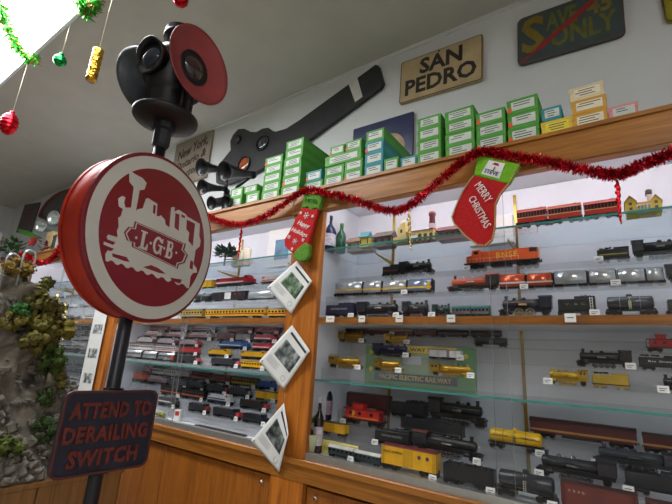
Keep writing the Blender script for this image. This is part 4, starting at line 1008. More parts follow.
# ------------------------------------------------------------------ garlands
def garland(pts, r, n, mat, mat2, name, label, group=None, w=.0022, clump=0):
    pts = [V(p) for p in pts]
    # smooth the path
    path = []
    for i in range(len(pts)-1):
        p0, p1, p2, p3 = pts[max(i-1, 0)], pts[i], pts[i+1], pts[min(i+2, len(pts)-1)]
        for k in range(8):
            s = k/8; path.append(.5*((2*p1)+(p2-p0)*s+(2*p0-5*p1+4*p2-p3)*s*s+(3*p1-p0-3*p2+p3)*s**3))
    path.append(pts[-1])
    rq = random.Random(n+len(pts)); mA, mB2 = MB(), MB()
    t = thing(name, path[len(path)//2], label, 'tinsel garland', group); o = V(t.location)
    tot = sum((path[i+1]-path[i]).length for i in range(len(path)-1)); N = int(tot*n)
    for k in range(N):
        s = rq.random()*(len(path)-1); i = int(s); c = path[i].lerp(path[i+1], s-i)-o
        tg = (path[i+1]-path[i]).normalized()
        d = V((rq.gauss(0,1), rq.gauss(0,1), rq.gauss(0,1))).normalized(); d = (d-tg*d.dot(tg)*.6).normalized()*r*rq.uniform(.55, 1.15)
        sd = d.cross(V((rq.gauss(0,1), rq.gauss(0,1), rq.gauss(0,1)))).normalized()*w
        bend = V((rq.gauss(0,1), rq.gauss(0,1), rq.gauss(0,1)))*r*.15
        (mA if rq.random() < .75 else mB2).add([c-sd, c+sd, c+d*.55+bend+sd, c+d*.55+bend-sd, c+d+sd*.4, c+d-sd*.4], [(0,1,2,3), (3,2,4,5)])
    a = mA.build('foil', mat, t); a['kind'] = 'stuff'
    b = mB2.build('foil', mat2, t); b['kind'] = 'stuff'
    MB().tube([p-o for p in path], r*.16, 6).build('strand', mat, t)
    return t
REDF = M('tinsel_red', (224,34,54), .22, .85, .35, 50); REDF2 = M('tinsel_deep_red', (130,14,30), .35, .7, .3, 50)
GRNF = M('tinsel_green', (70,190,60), .3, .6, .35, 50); GRNF2 = M('tinsel_brown', (150,110,50), .4, .4, .3, 50)
gx = [(196,211),(208,216),(222,222),(236,224.5),(250,222.5),(264,217),(278,208),(292,198),(301,192),(312,189.5),(324,193),(340,196),(358,201),(376,207.5),(392,211),(406,208),(420,198),(436,184),(452,170),(466,159),(478,152.5),(490,151.5),(506,155),(524,158),(545,161),(566,166),(590,171.5),(606,174),(618,175),(630,170),(645,164),(660,158),(680,150),(700,142)]
garland([aty(x, y, 1.541) for x, y in gx], .025, 3600, REDF, REDF2, 'red_tinsel', 'long red tinsel garland swagged along the fascia of the cabinets')
gx = [(0,268),(8,266),(14,262),(20,255),(27,256),(33,261),(42,263),(50,260),(56,254),(60,248),(66,242)]
garland([aty(x, y, 1.541) for x, y in gx], .034, 1300, REDF, REDF2, 'red_tinsel', 'short red tinsel swag on the far left cabinet under the silver horns', w=.004)
def atz(px, py, z):
    d = ray(px, py); return EYE+d*((z-EYE.z)/d.z)
zl = CZ-.085
garland([atz(x, y, zl) for x, y in ((-12,-30),(-4,-8),(2,12),(7,26),(12,38),(17,47),(23,54),(29,59.5),(36,59))], .055, 900, GRNF, GRNF2, 'green_tinsel', 'green tinsel garland hanging from the bright ceiling light at the left', w=.005)
garland([atz(x, y, zl) for x, y in ((78,-14),(80,-4),(83,5),(86,13),(91,8),(96,-2),(99,-12))], .055, 1200, GRNF, GRNF2, 'green_tinsel', 'green tinsel loop at the right edge of the bright ceiling light', w=.005)
# ornaments hanging from the light and the ceiling
def ornament(name, p, topz, mbf, mat, label, cat='ornament'):
    t = thing(name, p, label, cat, 'ornaments hanging from the ceiling')
    mbf.build('bauble', mat, t); MB().tube([(0,0,.0), (.002,0,(topz-p[2])*.5), (0,0,topz-p[2])], .0016, 4).build('string', M('string', (206,200,170), .6), t)
    return t
def ribs(rx, rz, n=9, amp=.08):
    pr = []
    for k in range(n*3+1):
        a = -PI/2+PI*k/(n*3); pr.append((max(.001, rx*math.cos(a)*(1+amp*math.sin(k*2.1))), rz*math.sin(a)))
    return pr
m = MB().lathe(ribs(.052, .082, 9, .07), (0,0,-.085), (0,0,1), 20); m.cyl((0,0,-.008), (0,0,.008), .014)
ornament('red_ornament', (-3.335, .7125, 2.865), CZ-.035, m, M('foil_red', (196,22,34), .2, .9, .2, 30), 'ribbed red oval ornament hanging at the far left edge')
m = MB().lathe(ribs(.036, .036, 6, .05), (0,0,-.04), (0,0,1), 20); m.cyl((0,0,-.002), (0,0,.01), .012)
ornament('green_ornament', (-2.67, .7125, 3.05), CZ-.035, m, M('foil_green', (24,140,62), .2, .9, .2, 30), 'small green ball ornament hanging below the ceiling light')
m = MB(); pr = []
for k in range(15): pr.append((.024*(1+.05*math.sin(k*2.4)), -.175+.0125*k))
m.lathe([(.012, -.178)]+pr+[(.01, .002)], (0,0,0), (0,0,1), 14)
ornament('gold_ornament', (-2.0, .673, 2.755), CZ, m, M('foil_gold', (206,160,50), .25, .95, .25, 40, bump=.6), 'crinkled gold foil cylinder ornament on a ceiling string')
m = MB().lathe(ribs(.033, .033, 6, .05), (0,0,-.03), (0,0,1), 18)
ornament('red_bauble', (-1.5, .767, 2.905), CZ, m, M('foil_red'), 'small red ball ornament at the top edge above the signal lamp')
def icicle(x0, y0, x1, y1, mat, label, r=.011):
    p = aty(x0, y0, 1.54); q = aty(x1, y1, 1.54); L = p.z-q.z; t = thing('hanging_icicle', p, label, 'ornament', 'twisted icicle ornaments on the red garland')
    m = MB(); n = 6; vs = []; fs = []; K = 40
    for k in range(K+1):
        f = k/K; rad = r*(.25+.75*min(1, f*6))*(1-f*.75)
        for i in range(n):
            a = 2*PI*i/n+f*14; e = rad*(1 if i % 2 else .45); vs.append((math.cos(a)*e+(q.x-p.x)*f, math.sin(a)*e, -.012-(L-.012)*f))
    fs = [(k*n+i, k*n+(i+1) % n, (k+1)*n+(i+1) % n, (k+1)*n+i) for k in range(K) for i in range(n)]
    m.add(vs, fs, False); m.build('twist', mat, t)
    MB().tube([(0,0,.006), (0,0,-.02)], .002, 4).build('hook', BRASS, t)
icicle(616, 176, 621, 224, M('foil_red'), 'red twisted icicle ornament hanging beside the yellow house')
icicle(408.5, 210, 411, 251, M('icicle_gold', (206,186,120), .25, .9), 'gold twisted icicle ornament hanging before the mission station')
icicle(242, 226, 238, 259, M('foil_red'), 'red twisted icicle ornament hanging above the red diesel')
icicle(66, 300, 63, 340, M('icicle_gold'), 'gold twisted ornament hanging in the far left cabinet', .018)
icicle(58, 290, 56, 330, M('icicle_gold'), 'second gold twisted ornament at the far left, nearer the trees', .018)
# ------------------------------------------------------------------ stockings
def stocking(outline, cuff, Y, red, cuffc, label, toe=None):
    c = aty(outline[0][0], outline[0][1], Y); t = thing('christmas_stocking', c, label, 'christmas stocking', 'christmas stockings hung on the cabinets')
    s = child('sock', pslab(outline, Y, .022), red, t, .006)
    child('cuff', pslab(cuff, Y-.004, .03), cuffc, t, .005)
    if toe: child('toe', pslab(toe, Y-.003, .028), cuffc, t, .006)
    x = c; child('hanging_loop', MB().tube([c+V((.015,.01,-.004)), c+V((.012,.012,.03)), c+V((.03,.012,.03)), c+V((.03,.01,-.004))], .0025, 5), cuffc, t)
    return t
FELT = M('red_felt', (178,16,20), .95, 0, .15, 80, bump=.2); LIME = M('lime_felt', (112,176,30), .95, 0, .12, 80, bump=.2); KNIT = M('green_knit', (84,134,34), .95, 0, .2, 90, bump=.4); WYARN = M('white_yarn', (236,226,222), .8); TRIMG = M('gold_trim', (196,170,110), .6, .3)
OUT = [(474.2,174.8),(508.7,183.5),(499.9,194),(495.5,204),(495,225.5),(492.3,239.5),(485,245.6),(477,244.7),(466,236.4),(454,223.3),(451.8,216.8),(456.2,204.8),(462.8,190.6)]
t = stocking(OUT, [(477.7,154.5),(519.8,163.5),(508.7,183.5),(473.6,174.8)], 1.55, FELT, LIME, 'red felt stocking with lime cuff reading Merry Christmas')
m = MB(); q = [aty(x, y, 1.549) for x, y in OUT[1:]+[OUT[0]]]
for i in range(len(q)-1):
    n = max(3, int((q[i+1]-q[i]).length/.008))
    for k in range(n): m.ball(q[i].lerp(q[i+1], k/n), .0042, 6, 4)
for k in range(9): m.ball(aty(508.7+(519.8-508.7)*k/8, 183.5+(163.5-183.5)*k/8, 1.548), .0042, 6, 4)
child('bead_trim', m, TRIMG, t)
def ptext(s, a, b, Y, size, mat, t, name='lettering', shear=0, bold=0):
    A, B = aty(*a, Y), aty(*b, Y); mid = (A+B)/2; d = B-A; d.y = 0
    up = V((-d.z, 0, d.x)); f = frame(mid, d, up)
    child(name, MB().text(s, f, size, .002, bold, shear, width=d.length), mat, t)
ptext('MERRY', (477,183.5), (489,201), 1.5455, .045, WYARN, t); ptext('CHRISTMAS', (471,197), (487.5,227), 1.5455, .042, WYARN, t)
child('patch', pslab([(489,160),(505,163.5),(499,178.5),(481,173.5)], 1.5435, .003), M('white_cloth', (224,224,226), .8), t)
m = pslab([(492,164),(495,162.6),(498.4,163.6),(499,166),(495,165)], 1.5415, .002); child('red_hat', m, FELT, t)
ptext('J', (493,168.4), (495,169), 1.5418, .02, INK, t); ptext('STEVE', (484.5,170.5), (498,174.5), 1.5418, .024, INK, t)
OUT = [(301.2,207.2),(318.2,208.8),(314.7,221.5),(309.5,238),(308.4,244),(305,250),(297,255),(290,251.3),(284.5,246),(283.7,239.8),(288.5,232.6),(295.6,218.3)]
t = stocking(OUT, [(304.4,193),(322.6,194.8),(318.5,209.5),(315,207.5),(311,210),(307,206.8),(301,208)], 1.55, FELT, KNIT, 'red and green knitted stocking reading Happy Holidays on the post',
   [(292.5,254.8),(297,248.5),(305,242),(308.9,244.5),(309,254.8),(305.2,260.4),(298.8,261.4),(293,257.5)])
ptext('Happy', (297.5,222), (309,226.5), 1.5465, .036, WYARN, t, shear=.3); ptext('Holidays', (291.5,229), (307,235.5), 1.5465, .034, WYARN, t, shear=.3)
def flake(x, y, r):
    p = aty(x, y, 1.5465); m = MB()
    for k in range(3):
        a = PI*k/3; d = V((math.cos(a), 0, math.sin(a)))*r; m.tube([p-d, p+d], .0016, 4)
        for s in (-.6, .6):
            e = V((math.cos(a+.9), 0, math.sin(a+.9)))*r*.3; f2 = V((math.cos(a-.9), 0, math.sin(a-.9)))*r*.3; q = p+d*s
            m.tube([q, q+(e if s > 0 else -e)], .0013, 4); m.tube([q, q+(f2 if s > 0 else -f2)], .0013, 4)
    child('snowflake', m, WYARN, t)
for f in ((306.5,215.5,.02), (301,213,.01), (312.5,216.5,.01), (295,241.5,.018), (289,237,.012), (303,240,.01), (292,249,.009)): flake(*f)
ptext('NOEL', (305,200), (318,202), 1.544, .03, M('dark_green_yarn', (44,84,24), .9), t)

# ------------------------------------------------------------------ pages hanging on the post
PAPER = M('paper', (214,214,210), .8, 0, .03)
def page(Lc, Bc, Rc, Tc, label, pic, band, curl, seed):
    """px corners; u runs L->B (foot of the sheet), v runs L->T"""
    base = D-.012
    def P(u, v, lift=0):
        a = V(Lc).lerp(V(Bc), u); b = V(Tc).lerp(V(Rc), u); p = a.lerp(b, v)
        return aty(p.x, p.y, base-curl(u, v)-lift)
    t = thing('hanging_page', P(.5, .5), label, 'page', 'printed pages hanging on the wooden post'); n = 14
    def grid(u0, u1, v0, v1, lift, nm, mat, k=n, par=None):
        m = MB(); vs = [P(u0+(u1-u0)*i/k, v0+(v1-v0)*j/k, lift) for j in range(k+1) for i in range(k+1)]
        m.add(vs, [(j*(k+1)+i, j*(k+1)+i+1, (j+1)*(k+1)+i+1, (j+1)*(k+1)+i) for j in range(k) for i in range(k)], True)
        o = child(nm, m, mat, t)
        md = o.modifiers.new('thick', 'SOLIDIFY'); md.thickness = .0006; md.offset = 0
        return o
    grid(0, 1, 0, 1, 0, 'sheet', PAPER)
    grid(.16, .86, .34, .74, .0012, 'photograph', pic)
    grid(.14, .92, .87, .92, .0012, 'heading', band)
    m = MB()
    for k in range(6):
        v = .27-.025*k; m.add([P(.1, v, .0012), P(.52-.05*(k % 2), v, .0012), P(.52-.05*(k % 2), v+.009, .0012), P(.1, v+.009, .0012)], [(0,1,2,3)])
    child('text_lines', m, M('text_grey', (150,150,150), .8), t)
    m = MB(); c = P(.8, .15, .0012)
    m.lathe([(.012, 0), (.0145, 0), (.0145, .0005), (.012, .0005), (.012, 0)], c, (0,-1,0), 20, False, False, False); child('round_seal', m, M('text_grey'), t)
    h = P(.06, .06, .001); child('punch_hole', MB().cyl(h, h+V((0,-.0008,0)), .004), INK, t)
    if seed == 0:
        m = MB(); rq = random.Random(1)
        m.tube([P(.95, .95, .002), P(.98, 1.0, .004)], .001, 4)
    return t
def photo_mat(name, dark, mid, light):
    m = bpy.data.materials.new(name); m.use_nodes = True; nt = m.node_tree; N = nt.nodes; b = N['Principled BSDF']
    tc = N.new('ShaderNodeTexCoord'); nz = N.new('ShaderNodeTexNoise'); nz.inputs['Scale'].default_value = 26; nz.inputs['Detail'].default_value = 6
    nt.links.new(tc.outputs['Object'], nz.inputs['Vector']); cr = N.new('ShaderNodeValToRGB')
    e = cr.color_ramp.elements; e[0].position = .38; e[0].color = L3(dark); e[1].position = .66; e[1].color = L3(light); x = e.new(.5); x.color = L3(mid)
    nt.links.new(nz.outputs['Fac'], cr.inputs['Fac']); nt.links.new(cr.outputs['Color'], b.inputs['Base Color']); b.inputs['Roughness'].default_value = .4
    return m
page((267,287.4,0), (291,314,0), (312,281,0), (296.5,261,0), 'topmost hanging page, with a green train photograph', photo_mat('photo_green', (40,60,40), (84,110,80), (150,164,150)), INK, lambda u, v: .006+.05*max(0, u+v-1.2)**1.5, 0)
page((259,361.4,0), (283.3,390,0), (310,350.7,0), (292,325,0), 'middle hanging page, with a grey steam engine photograph', photo_mat('photo_grey', (44,48,48), (100,106,104), (170,174,170)), INK, lambda u, v: .006+.03*max(0, u+v-1.3)**1.5, 1)
page((250.7,441,0), (279,472,0), (288.5,434,0), (284,403,0), 'lowest hanging page, with a dark engine photograph, curling at its edge', photo_mat('photo_dark', (30,34,34), (70,76,74), (140,146,142)), INK, lambda u, v: .008+.05*(u*v)**1.5, 2)
t = thing('hanging_string', aty(285, 330, D-.008), 'thin string joining the hanging pages down the post', 'string')
child('cord', MB().tube([aty(x, y, D-.0078) for x, y in ((303,262),(295,300),(289,330),(285,392),(284,404))], .0012, 4), M('string'), t)
# strip of train photographs on the far post
q = [(97,300),(109.5,302),(91.5,387),(78,386)]
t = thing('photo_strip', aty(94, 345, D-.024), 'tall white strip of small engine photographs on the far left post', 'poster')
P4 = [V((x, y, 0)) for x, y in q]
def PS(u, v): p = P4[0].lerp(P4[1], u).lerp(P4[3].lerp(P4[2], u), v); return p
x0 = xat(84.5, D-.024, .9); x1 = xat(96.5, D-.024, .9)
MB().box(-.1, .1, 0, .003, -.55, .42).build('sheet', PAPER, t)
for k, zz in enumerate((.3, .12, -.06, -.24, -.4)):
    m = MB().box(-.06, .07, -.0015, 0, zz-.035, zz+.035); m.build('photograph', photo_mat('strip_%d' % k, (60,64,64), (130,134,132), (214,214,212)), t)
# ================================================================== the signal mast with its two signs and lamp
PX, PY = -1.2, .643
MAST = M('mast_black', (30,30,36), .4, .2, .15, 14)
t = thing('signal_mast', (PX, PY, 0), 'dark iron mast carrying the round sign, the derail sign and the lamp', 'signal mast')
MB().cyl((0,0,.03), (0,0,2.055), .0185, n=16).build('pole', MAST, t)
m = MB().lathe([(.16, 0), (.16, .02), (.06, .035), (.03, .09), (.0185, .1)], n=20); m.build('base', MAST, t)
m = MB().lathe([(.021, 1.99), (.028, 2.0), (.028, 2.05), (.038, 2.055), (.038, 2.075)], n=8, smooth=False); m.build('socket', MAST, t)
# round sign
hd = V((-math.sin(math.radians(14.5)), math.cos(math.radians(14.5)), 0)); nd = V((hd.y, -hd.x, 0)); ctr = V((PX, PY, 1.672))
RS = .2595; face0 = ctr+nd*.0485; FS = atp(159.4, 237.8, face0, nd)
t = thing('round_sign', (PX, PY, FS.z), 'large round red and white double sided sign with a white locomotive emblem', 'sign')
o = V(t.location); cxy = V((FS.x, FS.y, FS.z))-nd*((FS-ctr).dot(nd))   # centre of the drum
def lat(prof, mat, nm, par=t, n=72):
    m = MB().lathe(prof, cxy-o, nd, n); b = m.build(nm, mat, par)
    b.data.polygons.foreach_set('use_smooth', [False]*len(b.data.polygons)) if nm != 'drum' else None
    return b
RUST = M('rusty_red', (168,40,18), .5, .1, .35, 7, bump=.15); REDS = M('sign_red', (130,14,28), .28, 0, .05, 4); WHS = M('sign_white', (206,204,194), .3, 0, .03, 5); RIMR = M('sign_rim', (120,22,34), .35)
lat([(RS*.955, -.036), (RS*.965, -.032), (RS*.965, .032), (RS*.955, .036)], RUST, 'drum')
for s, nm in ((1, 'front_plate'), (-1, 'rear_plate')):
    k_ = 1.0 if s > 0 else .972; p = lat([(RS*k_, s*.036), (RS*k_, s*.046), (RS*k_*.985, s*.048)], RIMR if s > 0 else RUST, nm)
    for (r0, r1, h, mt, n2) in ((RS*.958, 0, .0489, WHS, 'white_ring'), (RS*.815, 0, .0496, REDS, 'red_field')):
        m = MB().lathe([(r0, s*.048), (r0, s*h)], cxy-o, nd, 72, False); b = m.build(n2, mt, t if False else p)
# the emblem, drawn on the front plate
face = cxy+nd*.0498
def crop(pts): return [atp(80+x/2.882, 150+y/2.882, face, nd)-o for x, y in pts]
def emb(polys, mat, lift, nm, th=.0006):
    m = MB()
    for P in polys: m.slab([p+nd*lift for p in crop(P)], tuple(-nd*th))
    return m.build(nm, mat, t)
def embp(polys, mat, lift, nm, th=.0006): return emb([[((x-80)*2.882, (y-150)*2.882) for x, y in P] for P in polys], mat, lift, nm, th)
LOCO = [(129.3,172.7),(131.1,171.4),(136,174.5),(142.5,178),(146.6,183),(144.5,189.5),(139.6,190.3),(136,211),(137.6,209.2),(142.7,208.3),(146,198.7),(148,198),(157.5,204),(156.6,216),(158.7,216.5),(161,215.4),(165,220),(165.5,224.5),(169.5,227.5),(171.2,207.4),(174.7,207),(174.4,211.5),(178.8,209.7),(185.6,214.2),(187.2,216.5),(199.8,223.8),(199.3,236),(200.6,240.5),(199.8,246.2),(195.5,250),(193.5,264),(196.6,268.5),(197,272.5),(193,273),(190.5,276.5),(189.5,285)]
for k in range(34):
    f0 = k/33; LOCO.append((189-83.5*f0, 288.5-27.6*f0-(2.4 if (k//2) % 2 else 0)))
LOCO += [(105.3,254),(107.9,250.1),(110.5,251.4),(114.3,248.8),(103.3,244.4),(104,241.6),(113,245),(115.6,242.4),(107.4,239.3),(106.6,236.7),(108.4,234.6),(117.7,237.2),(116.9,230.8),(118.7,226.9),(118.2,217.9),(120.8,216),(122.9,208.8),(118.7,206.3),(118.2,198.5),(122,196),(125.4,197.2),(124.1,202.4),(125.4,207.6),(131,207.6),(133.7,187),(129.3,181.8)]
embp([LOCO], WHS, 0, 'locomotive_emblem')
OPEN = [[(112,253.2),(126.5,257),(129.5,262),(124,261),(112.5,256.6)], [(143,267.2),(151,265),(158,268),(166,274),(159,273)], [(170,277.6),(182,279.5),(180,283.5),(172,281)], [(153.6,204.4),(155.7,205.6),(155,214.4),(152.8,212.6)], [(175.3,213),(179.4,214.6),(178.6,231),(174.4,227.5)], [(181.5,214.2),(185,216),(184.6,218.4),(181.2,216.6)], [(186.8,219.6),(195,223.6),(192.8,246),(188.2,240.5),(189.4,233),(186.2,229)], [(193.2,262),(190.5,260),(189.5,268),(192.5,270)]]
for P in OPEN: embp([P], REDS, .0004, 'emblem_opening', .0003)
PLATE = [(126,237),(139,221),(153,223),(158,205),(305,271),(300,289),(311,303),(301,326),(284,331),(281,343),(149,279),(149,266),(134,260)]
def shrink(P, d):
    cx = sum(p[0] for p in P)/len(P); cy = sum(p[1] for p in P)/len(P); out = []
    for x, y in P:
        L = math.hypot(x-cx, y-cy); out.append((cx+(x-cx)*(1-d/L), cy+(y-cy)*(1-d/L)))
    return out
emb([PLATE], REDS, .0008, 'name_plate'); emb([shrink(PLATE, 5)], WHS, .0012, 'name_plate_line'); emb([shrink(PLATE, 9)], REDS, .0016, 'name_plate_field')
# serif letters L G B with their dots
e0 = crop([(170,262)])[0]; e1 = crop([(285,306)])[0]; ex = (e1-e0); ex.z *= .0; ex.normalize()
ctrp = crop([(222,275)])[0]+nd*.0020
FL = frame(ctrp, ex, (0,0,1)); H_ = .054
def serif(letter, x):
    m = MB(); w = H_*.62; s = H_*.13; st = H_*.2
    if letter == 'L':
        m.prism([(-w*.5,-H_/2),(w*.5,-H_/2),(w*.5,-H_*.14),(w*.38,-H_*.14),(w*.26,-H_/2+s),(-w*.5+s+st,-H_/2+s),(-w*.5+s+st,H_/2-s*.6),(-w*.5+2*s+st,H_/2-s*.6),(-w*.5+2*s+st,H_/2),(-w*.5,H_/2),(-w*.5,H_/2-s*.6),(-w*.5+s,H_/2-s*.6),(-w*.5+s,-H_/2+s*.6),(-w*.5,-H_/2+s*.6)], -.0003, .0003, FL @ Matrix.Translation((x, 0, 0)))
    if letter == 'G':
        P = []; Q = []
        for k in range(19):
            a = math.radians(40+k*285/18); P.append((w*.56*math.cos(a), H_*.51*math.sin(a))); Q.append((w*.30*math.cos(a), H_*.36*math.sin(a)))
        m.prism(P+Q[::-1], -.0003, .0003, FL @ Matrix.Translation((x, 0, 0)))
        m.prism([(w*.05,-H_*.02),(w*.62,-H_*.02),(w*.62,s*.4-H_*.02+.002),(w*.05,s*.4-H_*.02+.002)], -.0003, .0003, FL @ Matrix.Translation((x, 0, 0)))
        m.prism([(w*.28,0),(w*.54,0),(w*.54,-H_*.5),(w*.28,-H_*.38)], -.0003, .0003, FL @ Matrix.Translation((x, 0, 0)))
        m.prism([(w*.34,H_*.2),(w*.54,H_*.2),(w*.54,H_*.5),(w*.4,H_*.42)], -.0003, .0003, FL @ Matrix.Translation((x, 0, 0)))
    if letter == 'B':
        T0 = FL @ Matrix.Translation((x, 0, 0))
        m.prism([(-w*.55,-H_/2),(-w*.15,-H_/2),(-w*.15,H_/2),(-w*.55,H_/2),(-w*.55,H_/2-s*.6),(-w*.45,H_/2-s*.6),(-w*.45,-H_/2+s*.6),(-w*.55,-H_/2+s*.6)], -.0003, .0003, T0)
        for (c, r, rx) in ((H_*.26, H_*.25, w*.5), (-H_*.235, H_*.275, w*.58)):
            P = [(-w*.16, c+r)]; Q = [(-w*.16, c+r*.55)]
            for k in range(11):
                a = PI/2-PI*k/10; P.append((rx*.3+rx*.45*math.cos(a)-w*.08, c+r*math.sin(a))); Q.append((rx*.25+rx*.16*math.cos(a)-w*.08, c+r*.55*math.sin(a)))
            P.append((-w*.16, c-r)); Q.append((-w*.16, c-r*.55)); m.prism(P+Q[::-1], -.0003, .0003, T0)
    return m
for L, x in (('L', -.0535), ('G', .001), ('B', .0545)): serif(L, x).build('letter_'+L.lower(), WHS, t)
for x in (-.083, -.0275, .0285, .083): MB().prism([(.0042*math.cos(a*PI/6), .0042*math.sin(a*PI/6)) for a in range(12)], -.0003, .0003, FL @ Matrix.Translation((x, -.001, 0))).build('letter_dot', WHS, t)
tmp = crop([(316,283)])[0]; MB().text('TM', frame(tmp+nd*.001, ex, (0,0,1)), .011, .0006).build('trade_mark', WHS, t)
# derail sign
n2 = V((1, -.04, 0)).normalized(); p0 = V((PX, PY, 1.12))+n2*.03
cs = [atp(x, y, p0, n2) for x, y in ((66.5,389),(157.5,391.5),(146.5,467.5),(46.9,479.5))]
c = sum(cs, V())/4; hx = ((cs[1]-cs[0])+(cs[2]-cs[3])); hx.z = 0; hx.normalize()
w = ((cs[1]-cs[0]).length+(cs[2]-cs[3]).length)/2; h = ((cs[0]-cs[3]).length+(cs[1]-cs[2]).length)/2
print('derail', w, h, c, hx)
t = thing('derail_sign', c, 'dark cast iron sign reading Attend to Derailing Switch on the mast', 'sign'); F0 = frame(V((0,0,0)), hx, (0,0,1))
IRON = M('cast_iron', (40,42,56), .5, .3, .15, 12, bump=.15); RUSTL = M('rust_letters', (98,34,24), .6, 0, .2, 30)
MB().prism(rounded(w, h, .022), -.011, 0, F0).build('plate', IRON, t, bevel=.002)
m = MB(); A, B = rounded(w, h, .022), rounded(w-.012, h-.012, .018); n = len(A)
for i in range(n): m.add([(*A[i], .0), (*A[(i+1) % n], .0), (*A[(i+1) % n], .004), (*A[i], .004), (*B[i], .004), (*B[(i+1) % n], .004), (*B[(i+1) % n], 0), (*B[i], 0)], [(0,1,2,3), (3,2,5,4), (4,5,6,7)], False, F0)
m.build('raised_rim', M('rust_rim', (78,36,34), .6, 0, .2, 30), t)
for (s, u, v, wd) in (('ATTEND TO', .01, .25, .86), ('DERAILING', -.01, -.03, .88), ('SWITCH', 0, -.31, .72)):
    MB().text(s, F0 @ Matrix.Translation((u*w, v*h, .0028)), .255*h, .0056, .0022, width=wd*w, spacing=1.1).build('raised_lettering', RUSTL, t)
m = MB()
for v in (.1, -.1): m.box(-.03, .0, -.021, .021, v-.008, v+.008)
b = m.build('mount_clip', MAST, t); b.location = (-.011+.0, (V((PX, PY, 0))-c).y, 0)

# signal lamp
LB = M('lamp_black', (36,35,35), .42, .5, .2, 16, bump=.1); LZ = 2.075
t = thing('signal_lamp', (PX, PY, LZ), 'black railway switch lamp with a dull red round target on top of the mast', 'signal lamp')
MB().lathe([(.035, 0), (.06, .004), (.098, .012), (.104, .02), (.104, .03), (.096, .036), (.07, .04)], n=32).build('base_plate', LB, t)
m = MB().lathe([(.062, .036), (.07, .05), (.066, .056), (.07, .062), (.064, .07), (.07, .078), (.064, .086), (.07, .094), (.064, .102), (.07, .11), (.078, .125), (.082, .2), (.08, .25), (.068, .275), (.045, .29)], n=32); m.build('body', LB, t)
m = MB().lathe([(.045, .285), (.045, .33), (.058, .335), (.058, .35), (.05, .358), (.056, .37), (.03, .39), (.01, .395)], n=24); m.build('chimney', LB, t)
th = math.radians(8); A_ = V((math.cos(th), math.sin(th), 0)); B_ = V((math.sin(th), -math.cos(th), 0)); zc = V((0,0,.197))
for d, nm, targ, lc in ((A_, 'red', (150,62,62), (40,18,20)), (-A_, 'black', (50,54,58), (30,20,20)), (B_, 'blue', None, (22,34,52)), (-B_, 'rear', None, (22,34,52))):
    tb = MB().lathe([(.05, .04), (.05, .078), (.058, .083), (.058, .098)], zc, d, 24); tb.build('lens_tube', LB, t)
    ln = MB().lathe([(.05, .086), (.046, .094), (.034, .104), (.018, .11), (.001, .112)], zc, d, 24)
    ln.build('lens', M('lens_%d' % lc[0], lc, .05, 0, .1, 20, coat=1), t)
    if targ:
        q = MB().lathe([(.058, .086), (.06, .09), (.09, .098), (.12, .116), (.128, .123), (.128, .127), (.118, .121), (.09, .103), (.058, .094)], zc, d, 40, True, False, False)
        q.build('target', M('target_%d' % targ[0], targ, .45, .1, .12, 10), t)['label'] = 'dull red round target' if nm == 'red' else 'black round target'
    else:
        q = MB()
        n = 20; vs = []
        for k in range(n+1):
            a = math.radians(-20+220*k/n); s = d.cross(V((0,0,1)))
            for (r, L) in ((.058, .088), (.06, .1+.022*max(0, math.sin(a))**.5), (.056, .1+.022*max(0, math.sin(a))**.5), (.054, .088)):
                vs.append(zc+d*L+s*math.cos(a)*r+V((0,0,1))*math.sin(a)*r)
        q.add(vs, [(k*4+j, k*4+(j+1) % 4, (k+1)*4+(j+1) % 4, (k+1)*4+j) for k in range(n) for j in range(4)], True); q.build('hood', LB, t)
for s in (A_, -A_):
    p = s*.088; sd = s.cross(V((0,0,1)))
    q = MB()
    for e in (-1, 1): q.tube([p+sd*e*.02+V((0,0,.036)), p+sd*e*.02+V((0,0,.19))], .006, 6)
    q.build('bracket', LB, t)

# ================================================================== rock mountain layout on its panelled table
TX, TZ = -2.2, .752
t = thing('layout_table', (-2.7, .45, 0), 'wood panelled table carrying the model rock mountain at the left', 'table'); o = V(t.location)
m = MB().box(TX-1.0-o.x, TX-o.x, -.55-o.y, 1.3-o.y, 0, TZ-.02); m.build('carcass', M('carcass_dark'), t)
k = -.55
pw = .246
while k < 1.29:
    MB().box(TX-.001-o.x, TX+.012-o.x, k+.003-o.y, min(k+pw-.003, 1.297)-o.y, .0, TZ-.02, c=.002).build('side_panel', PANELW, t); k += pw
for j in range(4):
    MB().box(TX-1.0+.25*j+.003-o.x, TX-1.0+.25*(j+1)-.003-o.x, 1.3-o.y, 1.312-o.y, 0, TZ-.02, c=.002).build('side_panel', PANELW, t)
MB().box(TX-1.01-o.x, TX+.014-o.x, -.56-o.y, 1.314-o.y, TZ-.02, TZ).build('table_top', PANELW, t)
from mathutils import noise
ROCK = bpy.data.materials.new('rock'); ROCK.use_nodes = True
nt = ROCK.node_tree; N = nt.nodes; bs = N['Principled BSDF']; tc = N.new('ShaderNodeTexCoord'); nz = N.new('ShaderNodeTexNoise'); nz.inputs['Scale'].default_value = 9; nz.inputs['Detail'].default_value = 9; nz.inputs['Distortion'].default_value = .8
cr = N.new('ShaderNodeValToRGB'); e = cr.color_ramp.elements; e[0].position = .32; e[0].color = L3((46,42,36)); e[1].position = .72; e[1].color = L3((150,142,126)); x = e.new(.5); x.color = L3((98,90,78))
nt.links.new(tc.outputs['Object'], nz.inputs['Vector']); nt.links.new(nz.outputs['Fac'], cr.inputs['Fac']); nt.links.new(cr.outputs['Color'], bs.inputs['Base Color']); bs.inputs['Roughness'].default_value = .9
bp = N.new('ShaderNodeBump'); bp.inputs['Strength'].default_value = .5; bp.inputs['Distance'].default_value = .03; nt.links.new(nz.outputs['Fac'], bp.inputs['Height']); nt.links.new(bp.outputs['Normal'], bs.inputs['Normal'])
